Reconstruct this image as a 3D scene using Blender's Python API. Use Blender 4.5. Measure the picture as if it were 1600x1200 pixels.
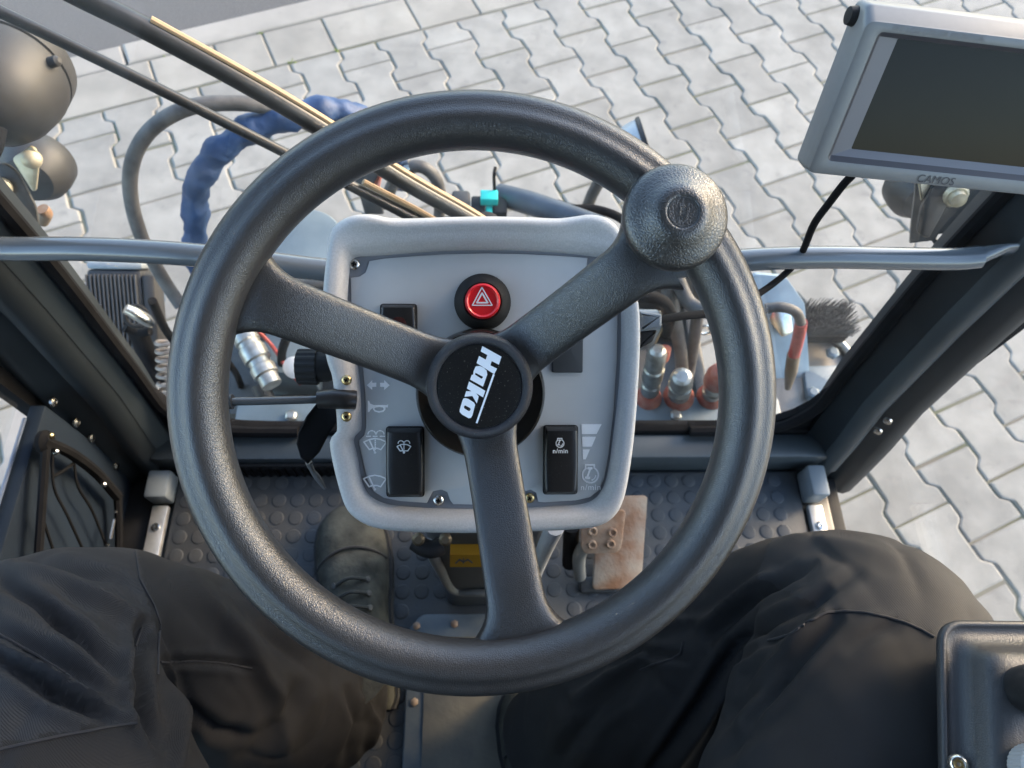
import bpy, bmesh, math, random
import numpy as np
from mathutils import Vector, Matrix, noise
from mathutils.geometry import tessellate_polygon
random.seed(7); rng = np.random.default_rng(7)
for o in list(bpy.data.objects): bpy.data.objects.remove(o)
SC = bpy.context.scene; COL = SC.collection
# ------------------------------------------------------------------ camera
F = 1110.0; CAMZ = 1.587                       # focal length in photo pixels, height above the paving
_n = np.array([-54/F, 555/F, 1]); _n /= np.linalg.norm(_n)
_X = np.array([1, 0, 52/F]); _X -= _n*(_n@_X); _X /= np.linalg.norm(_X)
_Z = -_n; _Y = np.cross(_Z, _X)
RW = np.array([_X, _Y, _Z]); CC = np.array([0, 0, CAMZ])
cam_d = bpy.data.cameras.new('camera'); cam = bpy.data.objects.new('camera', cam_d); COL.objects.link(cam)
cx, cy, cz = RW[:, 0], -RW[:, 1], -RW[:, 2]
cam.matrix_world = Matrix(((cx[0], cy[0], cz[0], 0), (cx[1], cy[1], cz[1], 0), (cx[2], cy[2], cz[2], CAMZ), (0, 0, 0, 1)))
cam_d.sensor_fit = 'HORIZONTAL'; cam_d.sensor_width = 9.8; cam_d.lens = 9.8*F/1600
cam_d.clip_start = 0.02; cam_d.clip_end = 900
cam_d.dof.use_dof = True; cam_d.dof.focus_distance = 0.525; cam_d.dof.aperture_fstop = 2.8
SC.camera = cam
# ------------------------------------------------------------------ sky, sun, exposure
SUN_EL, SUN_AZ = 22.0, 64.0                    # azimuth: degrees to the right of the way the cab faces
W = bpy.data.worlds.new('World'); SC.world = W; W.use_nodes = True
nt = W.node_tree; sky = nt.nodes.new('ShaderNodeTexSky'); sky.sky_type = 'NISHITA'; sky.sun_disc = False
sky.sun_elevation = math.radians(SUN_EL); sky.sun_rotation = math.radians(SUN_AZ)
sky.air_density = 1.0; sky.dust_density = 1.3; sky.ozone_density = 1.0
nt.links.new(sky.outputs[0], nt.nodes['Background'].inputs[0]); nt.nodes['Background'].inputs[1].default_value = 0.15
sl = bpy.data.lights.new('sun', 'SUN'); sun = bpy.data.objects.new('sun', sl); COL.objects.link(sun)
sl.energy = 0.95; sl.angle = math.radians(18); sl.color = (1.0, 0.72, 0.46)
_sd = Vector((math.sin(math.radians(SUN_AZ))*math.cos(math.radians(SUN_EL)), math.cos(math.radians(SUN_AZ))*math.cos(math.radians(SUN_EL)), math.sin(math.radians(SUN_EL))))
sun.rotation_euler = (-_sd).to_track_quat('-Z', 'Y').to_euler()
SC.view_settings.view_transform = 'Standard'; SC.view_settings.look = 'None'
SC.view_settings.gamma = 1.0; SC.view_settings.use_curve_mapping = False
SC.view_settings.exposure = 2.55
SC.render.engine = 'CYCLES'; SC.cycles.max_bounces = 10; SC.cycles.transparent_max_bounces = 16
SC.cycles.use_denoising = True; SC.cycles.sample_clamp_indirect = 6

# ------------------------------------------------------------------ measuring helpers (sight lines from the camera to planes of the cab)
def ray(px, py): return RW @ np.array([(px-800)/F, (py-600)/F, 1.0])
def at_z(px, py, z): d = ray(px, py); return CC + d*((z-CAMZ)/d[2])
def at_y(px, py, y): d = ray(px, py); return CC + d*(y/d[1])
def at_x(px, py, x): d = ray(px, py); return CC + d*(x/d[0])
def at_d(px, py, t): return CC + ray(px, py)*t
def at_p(px, py, p0, nn): d = ray(px, py); return CC + d*(((p0-CC)@nn)/(d@nn))
def proj(P):
    q = (np.asarray(P)-CC) @ RW
    return np.stack([800+F*q[..., 0]/q[..., 2], 600+F*q[..., 1]/q[..., 2]], -1), q[..., 2]

# ------------------------------------------------------------------ object helpers
def tag(o, label=None, cat=None, group=None, kind=None):
    if label: o['label'] = label
    if cat: o['category'] = cat
    if group: o['group'] = group
    if kind: o['kind'] = kind
    return o
def root_loc(p):
    while p.parent: p = p.parent
    return np.array(p.location)
def thing(name, loc, label, cat, group=None):
    o = bpy.data.objects.new(name, None); COL.objects.link(o); o.location = loc; o.empty_display_size = .05
    return tag(o, label, cat, group)
def link(name, me, m, parent=None, loc=None, smooth=40):
    """mesh data in world coordinates -> object under its parent, or top-level with its origin at loc"""
    off = root_loc(parent) if parent else np.array(loc if loc is not None else (0, 0, 0), float)
    if np.any(off): me.transform(Matrix.Translation(-Vector(off)))
    for mm in (m if isinstance(m, (list, tuple)) else [m]): me.materials.append(mm)
    if smooth:
        me.shade_smooth(); me.set_sharp_from_angle(angle=math.radians(smooth))
    o = bpy.data.objects.new(name, me); COL.objects.link(o)
    if parent: o.parent = parent
    else: o.location = off
    return o
class MB:
    """collects shapes for ONE mesh object"""
    def __init__(s): s.v = []; s.f = []; s.mi = []
    def add(s, v, f, mi=0):
        b = len(s.v); s.v += [tuple(map(float, p)) for p in v]; s.f += [tuple(b+i for i in q) for q in f]; s.mi += [mi]*len(f); return s
    def build(s, name, m, parent=None, loc=None, smooth=40, fix=True):
        me = bpy.data.meshes.new(name); me.from_pydata(s.v, [], s.f)
        if any(s.mi): me.polygons.foreach_set('material_index', s.mi)
        me.update()
        if fix:
            bm = bmesh.new(); bm.from_mesh(me); bmesh.ops.recalc_face_normals(bm, faces=bm.faces); bm.to_mesh(me); bm.free()
        return link(name, me, m, parent, loc, smooth)
    # shapes -------------------------------------------------------
    def rings(s, R, cap0=True, cap1=True, closed=True, mi=0):
        n = len(R[0]); v = [p for r in R for p in r]; f = []
        for i in range(len(R)-1):
            for j in range(n if closed else n-1):
                k = (j+1) % n; f.append((i*n+j, i*n+k, (i+1)*n+k, (i+1)*n+j))
        if cap0: f.append(tuple(range(n))[::-1])
        if cap1: f.append(tuple((len(R)-1)*n+j for j in range(n)))
        return s.add(v, f, mi)
    def tube(s, pts, r, n=12, smooth=8, caps=True, mi=0):
        pts = [np.array(p, float) for p in pts]
        if smooth and len(pts) > 2: pts, t = spline(pts, smooth)
        else: t = np.linspace(0, 1, len(pts))
        rr = np.interp(t, np.linspace(0, 1, len(r)), r) if hasattr(r, '__len__') else [r]*len(pts)
        T = np.gradient(np.array(pts), axis=0); T /= np.linalg.norm(T, axis=1)[:, None]+1e-12
        a = np.array([0, 0, 1.]) if abs(T[0][2]) < .9 else np.array([1., 0, 0])
        u = np.cross(T[0], a); u /= np.linalg.norm(u); R = []
        for p, tt, r_ in zip(pts, T, rr):
            u = u-tt*(u@tt); u /= np.linalg.norm(u); w = np.cross(tt, u)
            R.append([p+r_*(u*math.cos(q)+w*math.sin(q)) for q in np.linspace(0, 2*math.pi, n, endpoint=False)])
        return s.rings(R, caps, caps, mi=mi)
    def lathe(s, prof, o, ax, n=32, cap0=True, cap1=True, mi=0):
        """prof = [(radius, height along ax)]"""
        o = np.array(o, float); ax = np.array(ax, float); ax /= np.linalg.norm(ax)
        a = np.array([0, 0, 1.]) if abs(ax[2]) < .9 else np.array([1., 0, 0])
        u = np.cross(ax, a); u /= np.linalg.norm(u); w = np.cross(ax, u)
        R = [[o+ax*h+max(r, 1e-5)*(u*math.cos(q)+w*math.sin(q)) for q in np.linspace(0, 2*math.pi, n, endpoint=False)] for r, h in prof]
        return s.rings(R, cap0, cap1, mi=mi)
    def box(s, lo, hi, r=0.0, mi=0, fr=None):
        lo = np.array(lo, float); hi = np.array(hi, float)
        bm = bmesh.new(); bmesh.ops.create_cube(bm, size=1)
        for v in bm.verts: v.co = Vector((lo+hi)/2+np.array(v.co)*(hi-lo))
        if r > 0: bmesh.ops.bevel(bm, geom=bm.edges[:], offset=r, segments=2, affect='EDGES', profile=.5)
        bm.verts.index_update()
        V = [np.array(v.co) for v in bm.verts]; Fc = [tuple(v.index for v in f.verts) for f in bm.faces]; bm.free()
        if fr is not None: V = [fr(p) for p in V]
        return s.add(V, Fc, mi)
    def slab(s, poly, P, h0, h1, r=0.0, seg=3, mi=0, bottom=True):
        """closed 2-D outline poly, P(a,b,h)->world; top edge rounded with radius r"""
        poly = ccw(np.array(poly, float)); R = [[P(a, b, h0) for a, b in poly]]
        if r <= 0: R.append([P(a, b, h1) for a, b in poly])
        else:
            R.append([P(a, b, h1-r) for a, b in poly])
            for k in range(1, seg+1):
                q = math.pi/2*k/seg; o = offset(poly, -r*(1-math.cos(q)))
                R.append([P(a, b, h1-r+r*math.sin(q)) for a, b in o])
        return s.rings(R, bottom, True, mi=mi)
def spline(pts, k):
    P = [2*pts[0]-pts[1]]+pts+[2*pts[-1]-pts[-2]]; out = []; tt = []; n = len(pts)-1
    for i in range(n):
        p0, p1, p2, p3 = P[i:i+4]
        for j in range(k):
            t = j/k; out.append(.5*((2*p1)+(-p0+p2)*t+(2*p0-5*p1+4*p2-p3)*t*t+(-p0+3*p1-3*p2+p3)*t**3)); tt.append((i+t)/n)
    out.append(pts[-1]); tt.append(1.0)
    return out, np.array(tt)
def ccw(p):
    x, y = p[:, 0], p[:, 1]
    return p if (x*np.roll(y, -1)-np.roll(x, -1)*y).sum() > 0 else p[::-1]
def offset(p, d):
    a = p-np.roll(p, 1, 0); b = np.roll(p, -1, 0)-p
    a /= np.linalg.norm(a, axis=1)[:, None]+1e-9; b /= np.linalg.norm(b, axis=1)[:, None]+1e-9
    na = np.stack([a[:, 1], -a[:, 0]], 1); nb = np.stack([b[:, 1], -b[:, 0]], 1)
    m = na+nb; m /= np.linalg.norm(m, axis=1)[:, None]+1e-9
    c = np.clip((m*na).sum(1), .5, 1)
    return p+m*(d/c)[:, None]
def rounded(poly, r, k=5):
    """round the corners of a 2-D polygon"""
    poly = np.array(poly, float); n = len(poly); out = []
    for i in range(n):
        p, a, b = poly[i], poly[i-1], poly[(i+1) % n]
        da, db = a-p, b-p; la, lb = np.linalg.norm(da), np.linalg.norm(db)
        rr = min((r[i] if hasattr(r, '__len__') else r), la*.49, lb*.49)
        q0, q1 = p+da/la*rr, p+db/lb*rr
        for t in np.linspace(0, 1, k): out.append((1-t)**2*q0+2*t*(1-t)*p+t*t*q1)
    return np.array(out)
def dense2(poly, k=4):
    pts = [np.array(p, float) for p in poly]; n = len(pts); out = []
    for i in range(n):
        p0, p1, p2, p3 = pts[i-1], pts[i], pts[(i+1) % n], pts[(i+2) % n]
        for j in range(k):
            t = j/k; out.append(.5*((2*p1)+(-p0+p2)*t+(2*p0-5*p1+4*p2-p3)*t*t+(-p0+3*p1-3*p2+p3)*t**3))
    return np.array(out)
def print_mark(name, loops, to3, nrm, m, parent, lift=.0004):
    """flat print: list of polygons, each [outer, hole, ...]; printed as a very thin raised film"""
    mb = MB(); nrm = np.array(nrm)
    for lp in loops:
        lp = [[np.array(to3(*q)) for q in l] for l in lp]
        flat = [p+nrm*lift for l in lp for p in l]
        tris = tessellate_polygon([[Vector(p) for p in l] for l in lp])
        mb.add(flat, tris)
        b = 0
        for l in lp:
            n = len(l); base = [p-nrm*.0002 for p in l]; top = [p+nrm*lift for p in l]
            mb.add(base+top, [(i, (i+1) % n, n+(i+1) % n, n+i) for i in range(n)])
    return mb.build(name, m, parent, smooth=0)
def stroke(pts, w, closed=False):
    """2-D polyline -> outline polygons (quads) of width w"""
    pts = [np.array(p, float) for p in pts]
    if closed: pts = pts+[pts[0]]
    out = []
    for a, b in zip(pts[:-1], pts[1:]):
        d = b-a; L = np.linalg.norm(d)
        if L < 1e-9: continue
        d /= L; q = np.array([-d[1], d[0]])*w/2; e = d*w*.25
        out.append([[a-e+q, a-e-q, b+e-q, b+e+q]])
    return out
def arc(c, r, a0, a1, n=16, ry=None):
    ry = ry or r
    return [(c[0]+r*math.cos(math.radians(t)), c[1]+ry*math.sin(math.radians(t))) for t in np.linspace(a0, a1, n)]
def text_mesh(name, body, o, ex, ey, size, m, parent, lift=.0004, space=1.0, shear=0, bold=0):
    cu = bpy.data.curves.new(name, 'FONT'); cu.body = body; cu.size = 1; cu.space_character = space; cu.shear = shear; cu.offset = bold
    cu.align_x = 'CENTER'; cu.align_y = 'CENTER'; cu.extrude = .0
    t = bpy.data.objects.new(name+'_tmp', cu); COL.objects.link(t)
    me = bpy.data.meshes.new_from_object(t.evaluated_get(bpy.context.evaluated_depsgraph_get()))
    bpy.data.objects.remove(t); bpy.data.curves.remove(cu)
    ex = np.array(ex)*size; ey = np.array(ey)*size; nz = np.cross(ex, ey); nz /= np.linalg.norm(nz); o = np.array(o)
    for v in me.vertices: v.co = Vector(o+ex*v.co.x+ey*v.co.y+nz*lift)
    me.name = name
    return link(name, me, m, parent, smooth=0)

# ------------------------------------------------------------------ materials
def mat(name, col, rough=.5, metal=0, var=0, vscale=8, bump=0, bscale=200, btype='noise', bdist=.001, col2=None, rvar=0, spec=.5, obj_var=0, coat=0, dust=0, bdetail=4, world=False, stain=0):
    m = bpy.data.materials.new(name); m.use_nodes = True; t = m.node_tree; N = t.nodes; L = t.links; b = N['Principled BSDF']
    b.inputs['Roughness'].default_value = rough; b.inputs['Metallic'].default_value = metal
    b.inputs['Specular IOR Level'].default_value = spec; b.inputs['Coat Weight'].default_value = coat
    tc = N.new('ShaderNodeTexCoord')
    c1 = (*col, 1); cur = None
    VEC = tc.outputs['Object']
    if world: VEC = N.new('ShaderNodeNewGeometry').outputs['Position']
    if var or col2:
        nz = N.new('ShaderNodeTexNoise'); nz.inputs['Scale'].default_value = vscale; nz.inputs['Detail'].default_value = 6
        L.new(VEC, nz.inputs['Vector'])
        rp = N.new('ShaderNodeMapRange'); rp.inputs['From Min'].default_value = .35; rp.inputs['From Max'].default_value = .65
        L.new(nz.outputs['Fac'], rp.inputs['Value'])
        mx = N.new('ShaderNodeMix'); mx.data_type = 'RGBA'; L.new(rp.outputs[0], mx.inputs['Factor'])
        c2 = (*col2, 1) if col2 else (*[c*(1+var) for c in col], 1)
        mx.inputs['A'].default_value = (*[c*(1-var) for c in col], 1) if not col2 else c1
        mx.inputs['B'].default_value = c2; cur = mx.outputs['Result']
        if rvar:
            r2 = N.new('ShaderNodeMapRange'); r2.inputs['To Min'].default_value = max(.05, rough-rvar); r2.inputs['To Max'].default_value = min(1, rough+rvar)
            L.new(nz.outputs['Fac'], r2.inputs['Value']); r2.inputs['From Min'].default_value = .3; r2.inputs['From Max'].default_value = .7
            L.new(r2.outputs[0], b.inputs['Roughness'])
    if obj_var:
        oi = N.new('ShaderNodeObjectInfo'); hs = N.new('ShaderNodeHueSaturation')
        mr = N.new('ShaderNodeMapRange'); mr.inputs['To Min'].default_value = 1-obj_var; mr.inputs['To Max'].default_value = 1+obj_var
        L.new(oi.outputs['Random'], mr.inputs['Value']); L.new(mr.outputs[0], hs.inputs['Value'])
        if cur: L.new(cur, hs.inputs['Color'])
        else: hs.inputs['Color'].default_value = c1
        cur = hs.outputs['Color']
    if stain:                                    # irregular darker stains
        sz = N.new('ShaderNodeTexNoise'); sz.inputs['Scale'].default_value = 17; sz.inputs['Detail'].default_value = 5; sz.inputs['Roughness'].default_value = .6
        L.new(VEC, sz.inputs['Vector'])
        mr = N.new('ShaderNodeMapRange'); mr.inputs['From Min'].default_value = .58; mr.inputs['From Max'].default_value = .76; mr.inputs['To Max'].default_value = stain
        L.new(sz.outputs['Fac'], mr.inputs['Value'])
        mx = N.new('ShaderNodeMix'); mx.data_type = 'RGBA'; L.new(mr.outputs[0], mx.inputs['Factor'])
        if cur: L.new(cur, mx.inputs['A'])
        else: mx.inputs['A'].default_value = c1
        mx.inputs['B'].default_value = (.14, .13, .12, 1); cur = mx.outputs['Result']
    if dust:                                    # pale specks of dust and grit
        vz = N.new('ShaderNodeTexNoise'); vz.inputs['Scale'].default_value = 900; vz.inputs['Detail'].default_value = 2
        L.new(VEC, vz.inputs['Vector'])
        mr = N.new('ShaderNodeMapRange'); mr.inputs['From Min'].default_value = .66; mr.inputs['From Max'].default_value = .75; mr.inputs['To Max'].default_value = dust
        L.new(vz.outputs['Fac'], mr.inputs['Value'])
        mx = N.new('ShaderNodeMix'); mx.data_type = 'RGBA'; L.new(mr.outputs[0], mx.inputs['Factor'])
        if cur: L.new(cur, mx.inputs['A'])
        else: mx.inputs['A'].default_value = c1
        mx.inputs['B'].default_value = (.35, .33, .30, 1); cur = mx.outputs['Result']
    if cur: L.new(cur, b.inputs['Base Color'])
    else: b.inputs['Base Color'].default_value = c1
    if bump:
        bp = N.new('ShaderNodeBump'); bp.inputs['Strength'].default_value = bump; bp.inputs['Distance'].default_value = bdist
        if btype == 'leather':
            vo = N.new('ShaderNodeTexVoronoi'); vo.feature = 'DISTANCE_TO_EDGE'; vo.inputs['Scale'].default_value = bscale
            wn = N.new('ShaderNodeTexNoise'); wn.inputs['Scale'].default_value = bscale*.5; wn.inputs['Detail'].default_value = 2
            L.new(VEC, wn.inputs['Vector'])
            ad = N.new('ShaderNodeVectorMath'); ad.operation = 'MULTIPLY_ADD'; ad.inputs[1].default_value = (1.2/bscale,)*3
            L.new(wn.outputs['Color'], ad.inputs[0]); L.new(VEC, ad.inputs[2]); L.new(ad.outputs[0], vo.inputs['Vector'])
            mr = N.new('ShaderNodeMapRange'); mr.inputs['From Max'].default_value = .25; L.new(vo.outputs['Distance'], mr.inputs['Value']); L.new(mr.outputs[0], bp.inputs['Height'])
        elif btype == 'twill':
            wv = N.new('ShaderNodeTexWave'); wv.inputs['Scale'].default_value = bscale; wv.inputs['Distortion'].default_value = 1.5; wv.bands_direction = 'DIAGONAL'
            L.new(VEC, wv.inputs['Vector']); L.new(wv.outputs['Fac'], bp.inputs['Height'])
        else:
            nb = N.new('ShaderNodeTexNoise'); nb.inputs['Scale'].default_value = bscale; nb.inputs['Detail'].default_value = bdetail
            L.new(VEC, nb.inputs['Vector']); L.new(nb.outputs['Fac'], bp.inputs['Height'])
        L.new(bp.outputs[0], b.inputs['Normal'])
    return m
def glass(name, tint, ior=1.45, dirt=0):
    m = bpy.data.materials.new(name); m.use_nodes = True; t = m.node_tree; N = t.nodes; L = t.links; N.clear()
    out = N.new('ShaderNodeOutputMaterial'); tr = N.new('ShaderNodeBsdfTransparent'); tr.inputs[0].default_value = (*tint, 1)
    gl = N.new('ShaderNodeBsdfGlossy'); gl.inputs['Roughness'].default_value = .01
    lw = N.new('ShaderNodeLayerWeight'); lw.inputs['Blend'].default_value = .5      # Schlick reflectance, same from both sides of a thin pane
    pw = N.new('ShaderNodeMath'); pw.operation = 'POWER'; pw.inputs[1].default_value = 5; L.new(lw.outputs['Facing'], pw.inputs[0])
    fr = N.new('ShaderNodeMath'); fr.operation = 'MULTIPLY_ADD'; fr.inputs[1].default_value = .96; fr.inputs[2].default_value = ((ior-1)/(ior+1))**2
    L.new(pw.outputs[0], fr.inputs[0]); mx = N.new('ShaderNodeMixShader')
    L.new(fr.outputs[0], mx.inputs[0]); L.new(tr.outputs[0], mx.inputs[1]); L.new(gl.outputs[0], mx.inputs[2])
    last = mx.outputs[0]
    if dirt:
        tc = N.new('ShaderNodeTexCoord'); nz = N.new('ShaderNodeTexNoise'); nz.inputs['Scale'].default_value = 24; nz.inputs['Detail'].default_value = 10
        L.new(tc.outputs['Object'], nz.inputs['Vector'])
        mr = N.new('ShaderNodeMapRange'); mr.inputs['From Min'].default_value = .4; mr.inputs['From Max'].default_value = .8; mr.inputs['To Max'].default_value = dirt
        L.new(nz.outputs['Fac'], mr.inputs['Value'])
        df = N.new('ShaderNodeBsdfDiffuse'); df.inputs[0].default_value = (.5, .48, .45, 1); m2 = N.new('ShaderNodeMixShader')
        L.new(mr.outputs[0], m2.inputs[0]); L.new(last, m2.inputs[1]); L.new(df.outputs[0], m2.inputs[2]); last = m2.outputs[0]
    L.new(last, out.inputs[0]); return m
M = {}
M['paver'] = mat('paver_concrete', (.268, .251, .219), .9, var=.13, vscale=11, bump=.5, bscale=380, bdist=.002, obj_var=.11, world=True, stain=.55)
M['slab'] = mat('slab_concrete', (.282, .257, .216), .9, var=.12, vscale=9, bump=.4, bscale=380, bdist=.002, obj_var=.07, world=True, stain=.35)
M['kerb'] = mat('kerb_concrete', (.30, .272, .232), .9, var=.1, vscale=7, bump=.4, bscale=380, bdist=.002, obj_var=.05, world=True, stain=.3)
M['sand'] = mat('joint_sand', (.205, .184, .148), 1, col2=(.14, .142, .085), vscale=4, bump=.5, bscale=500, bdist=.003)
M['asphalt'] = mat('asphalt', (.115, .108, .10), .9, var=.16, vscale=160, bump=.6, bscale=350, bdist=.004)
M['earth'] = mat('ground', (.22, .22, .21), 1, var=.1, vscale=.3)
M['leather'] = mat('grained_polyurethane', (.024, .024, .0245), .31, bump=.30, bscale=760, btype='leather', bdist=.0004, var=.12, vscale=14, spec=.9)
M['leather_knob'] = mat('grained_knob_plastic', (.020, .0195, .019), .36, bump=.30, bscale=480, btype='leather', bdist=.0005, var=.12, vscale=20, spec=1.0)
M['hub'] = mat('hub_ring_plastic', (.020, .020, .024), .38, bump=.5, bscale=1100, btype='leather', bdist=.0004, dust=.25)
M['cap'] = mat('hub_cap_gloss', (.008, .008, .008), .28, var=.1, dust=.5)
M['print'] = mat('white_print', (.80, .83, .86), .5)
M['print_grey'] = mat('pale_print', (.95, .96, .96), .5)
M['print_dark'] = mat('dark_print', (.12, .12, .13), .5)
M['housing'] = mat('console_plastic', (.43, .43, .432), .5, bump=.7, bscale=1100, bdist=.0004, var=.07, vscale=700, dust=.0)
M['plate'] = mat('console_plate', (.43, .445, .45), .42, var=.03, vscale=30, bump=.05, bscale=900, bdist=.0002)
M['groove'] = mat('console_recess', (.20, .21, .23), .5)
M['black'] = mat('black_plastic', (.014, .014, .015), .32, bump=.08, bscale=1400, bdist=.0003, dust=.12)
M['black_matt'] = mat('matt_black_plastic', (.013, .013, .014), .68, spec=.3, bump=.15, bscale=900, bdist=.0004, var=.2, vscale=20)
M['rubber'] = mat('black_rubber', (.009, .009, .010), .9, spec=.12, bump=.15, bscale=500, bdist=.0006, var=.2, vscale=30)
M['hose'] = mat('dusty_rubber_hose', (.06, .058, .058), .62, col2=(.13, .125, .12), vscale=30, bump=.2, bscale=300, bdist=.001)
M['blue'] = mat('blue_sleeve', (.014, .042, .115), .6, col2=(.026, .066, .165), vscale=30, bump=.5, bscale=60, bdist=.004)
M['red'] = mat('red_button', (.75, .012, .020), .32, coat=.3)
M['steel'] = mat('bright_steel', (.62, .60, .56), .25, 1, var=.12, vscale=200)
M['brass'] = mat('yellow_zinc', (.55, .42, .20), .3, 1, var=.2, vscale=300)
M['zinc'] = mat('zinc_plate', (.50, .44, .30), .5, .6, col2=(.62, .56, .42), vscale=60)
M['alu'] = mat('aluminium_strip', (.62, .62, .60), .45, .7, var=.1, vscale=60, bump=.1, bscale=300, bdist=.0003)
M['cab'] = mat('cab_paint', (.018, .023, .027), .38, bump=.15, bscale=900, bdist=.0004, var=.12, vscale=12)
M['cab_light'] = mat('cab_paint_grey', (.045, .056, .063), .40, bump=.12, bscale=900, bdist=.0003, var=.08, vscale=12)  # grey sill paint, also colours in the lit faces of the pillars
M['navy'] = mat('navy_door_panel', (.009, .016, .027), .7, spec=.2, bump=.1, bscale=600, bdist=.0004, var=.15, vscale=9)
M['sillgrey'] = mat('sill_paint', (.22, .25, .27), .45, var=.08, vscale=20)
M['mat'] = mat('floor_rubber', (.043, .052, .063), .62, spec=.35, col2=(.066, .065, .061), vscale=11, bump=.3, bscale=240, bdist=.001, rvar=.12)
M['rust'] = mat('worn_rusty_steel', (.24, .12, .06), .6, .2, col2=(.33, .265, .20), vscale=26, bump=.5, bscale=170, bdist=.0015, rvar=.15)
M['cloth'] = mat('work_trouser_cloth', (.0088, .0088, .0100), .85, bump=.35, bscale=620, btype='twill', bdist=.0005, var=.16, vscale=16, spec=.35)
M['cloth2'] = mat('knee_patch_cloth', (.0102, .0110, .0138), .78, bump=.4, bscale=470, btype='twill', bdist=.0006, var=.14, vscale=22, spec=.4)
M['boot'] = mat('worn_boot_leather', (.022, .023, .020), .85, spec=.2, col2=(.062, .062, .052), vscale=28, bump=.5, bscale=120, bdist=.002)
M['sole'] = mat('boot_sole', (.02, .02, .02), .8, bump=.3, bscale=100, bdist=.002)
M['silver'] = mat('silver_plastic', (.185, .19, .195), .42, .2, var=.02, vscale=200)
M['silver_side'] = mat('silver_plastic_side', (.42, .43, .44), .4, .2)
M['lcd'] = mat('lcd_screen', (.017, .0165, .017), .05, bump=.02, bscale=1500, bdist=.0002, spec=.12)
M['bezel'] = mat('screen_bezel', (.14, .14, .16), .4)
M['bezel2'] = mat('screen_bezel_dark', (.05, .05, .06), .4)
M['steelblue'] = mat('bluegrey_paint', (.12, .165, .20), .42, col2=(.17, .22, .25), vscale=14, bump=.2, bscale=150, bdist=.001)
M['skyblue'] = mat('pale_blue_paint', (.23, .30, .35), .4, var=.12, vscale=18)
M['darksteel'] = mat('dark_frame_paint', (.035, .038, .040), .5, col2=(.075, .07, .062), vscale=26, bump=.3, bscale=120, bdist=.002)
M['coupler'] = mat('steel_coupler', (.40, .40, .37), .38, .8, var=.2, vscale=80)
M['orange'] = mat('orange_cap', (.36, .085, .05), .55, col2=(.40, .17, .12), vscale=60)
M['redhose'] = mat('red_sleeve', (.36, .06, .05), .55, var=.2, vscale=80)
M['teal'] = mat('teal_connector', (.02, .52, .46), .4)
M['yellow'] = mat('yellow_sticker', (.50, .25, .02), .5)
M['lampshell'] = mat('lamp_housing', (.022, .021, .021), .55, col2=(.034, .033, .032), vscale=14, bump=.2, bscale=600, bdist=.0006)
M['bristle'] = mat('brush_bristle', (.085, .085, .088), .6, var=.4, vscale=90)
M['orange_edge'] = mat('wiper_sunlit_edge', (.36, .25, .145), .4, .1)  # tan colour stands in for warm sunlight on the black wiper edge
M['seat'] = mat('seat_fabric', (.02, .02, .022), .9, bump=.4, bscale=500, bdist=.001)
M['headliner'] = mat('headliner', (.28, .28, .28), .9)
M['concrete_wall'] = mat('rear_panel', (.05, .055, .06), .6)
M['glass'] = glass('window_glass', (.975, .985, .98), 1.42, dirt=.05)

# ================================================================== SETTING
def flat(name, x0, x1, y0, y1, z, m, kind='structure'):
    mb = MB().add([(x0, y0, z), (x1, y0, z), (x1, y1, z), (x0, y1, z)], [(0, 1, 2, 3)])
    return tag(mb.build(name, m, smooth=0), kind=kind)
TH = math.radians(22.9); UU = np.array([math.cos(TH), math.sin(TH)]); VV = np.array([-math.sin(TH), math.cos(TH)])
def uv(u, v, z=0): p = UU*u+VV*v; return (p[0], p[1], z)
def uvquad(name, u0, u1, v0, v1, z, m, label=None):
    o = MB().add([uv(u0, v0, z), uv(u1, v0, z), uv(u1, v1, z), uv(u0, v1, z)], [(0, 1, 2, 3)]).build(name, m, smooth=0)
    return tag(o, kind='structure')
g = flat('ground', -450, 450, -450, 450, -.16, M['earth'])
road = uvquad('road', -60, 60, 2.26, 11, -.10, M['asphalt'])
pavement = uvquad('pavement', -12, 12, -9, 2.185, -.0048, M['sand'])
# concrete double-T paving stones, 200 mm long, 142.5 mm column pitch
PITCH, STL, GAP, PTH = .1425, .2, .0055, .06
def stone_outline(v0=-1, v1=1, wide=.0112):
    h = STL/2-GAP/2; a = PITCH/2-GAP/2
    side = [(-h, a+wide-.002), (-h+.004, a+wide), (-.062, a+wide), (-.055, a+wide-.002), (-.040, a-wide+.002), (-.033, a-wide), (.033, a-wide), (.040, a-wide+.002), (.055, a+wide-.002), (.062, a+wide), (h-.004, a+wide), (h, a+wide-.002)]
    side = [s for s in side if v0*h-1e-6 <= s[0] <= v1*h+1e-6]
    if v1 == 0: side = side+[(-GAP/2, a-wide)]
    return [(s[1], s[0]) for s in side]+[(-s[1], s[0]) for s in side[::-1]]
def stone_mesh(poly, name, m, cham=.0055, zt=0.0):
    mb = MB(); mb.slab(poly, lambda a, b, h: (a, b, h), zt-PTH, zt, r=cham, seg=2, bottom=False)
    me = bpy.data.meshes.new(name); me.from_pydata(mb.v, [], mb.f); me.update()
    bm = bmesh.new(); bm.from_mesh(me); bmesh.ops.recalc_face_normals(bm, faces=bm.faces); bm.to_mesh(me); bm.free()
    me.materials.append(m); return me
full_me = stone_mesh(stone_outline(), 'paver', M['paver']); half_me = stone_mesh(stone_outline(-1, 0), 'paver_half', M['paver'])
stones = []
V0 = .008                                     # joint phase along the columns
for c in range(-34, 40):
    u = 1.1365+c*PITCH
    for k in range(-16, 11):
        v = V0+k*STL+(STL/2 if c % 2 == 0 else 0.0)
        if v+STL/2 < 2.012: stones.append((u, v, 0))
        elif v < 2.012: stones.append((u, v, 1))
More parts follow.
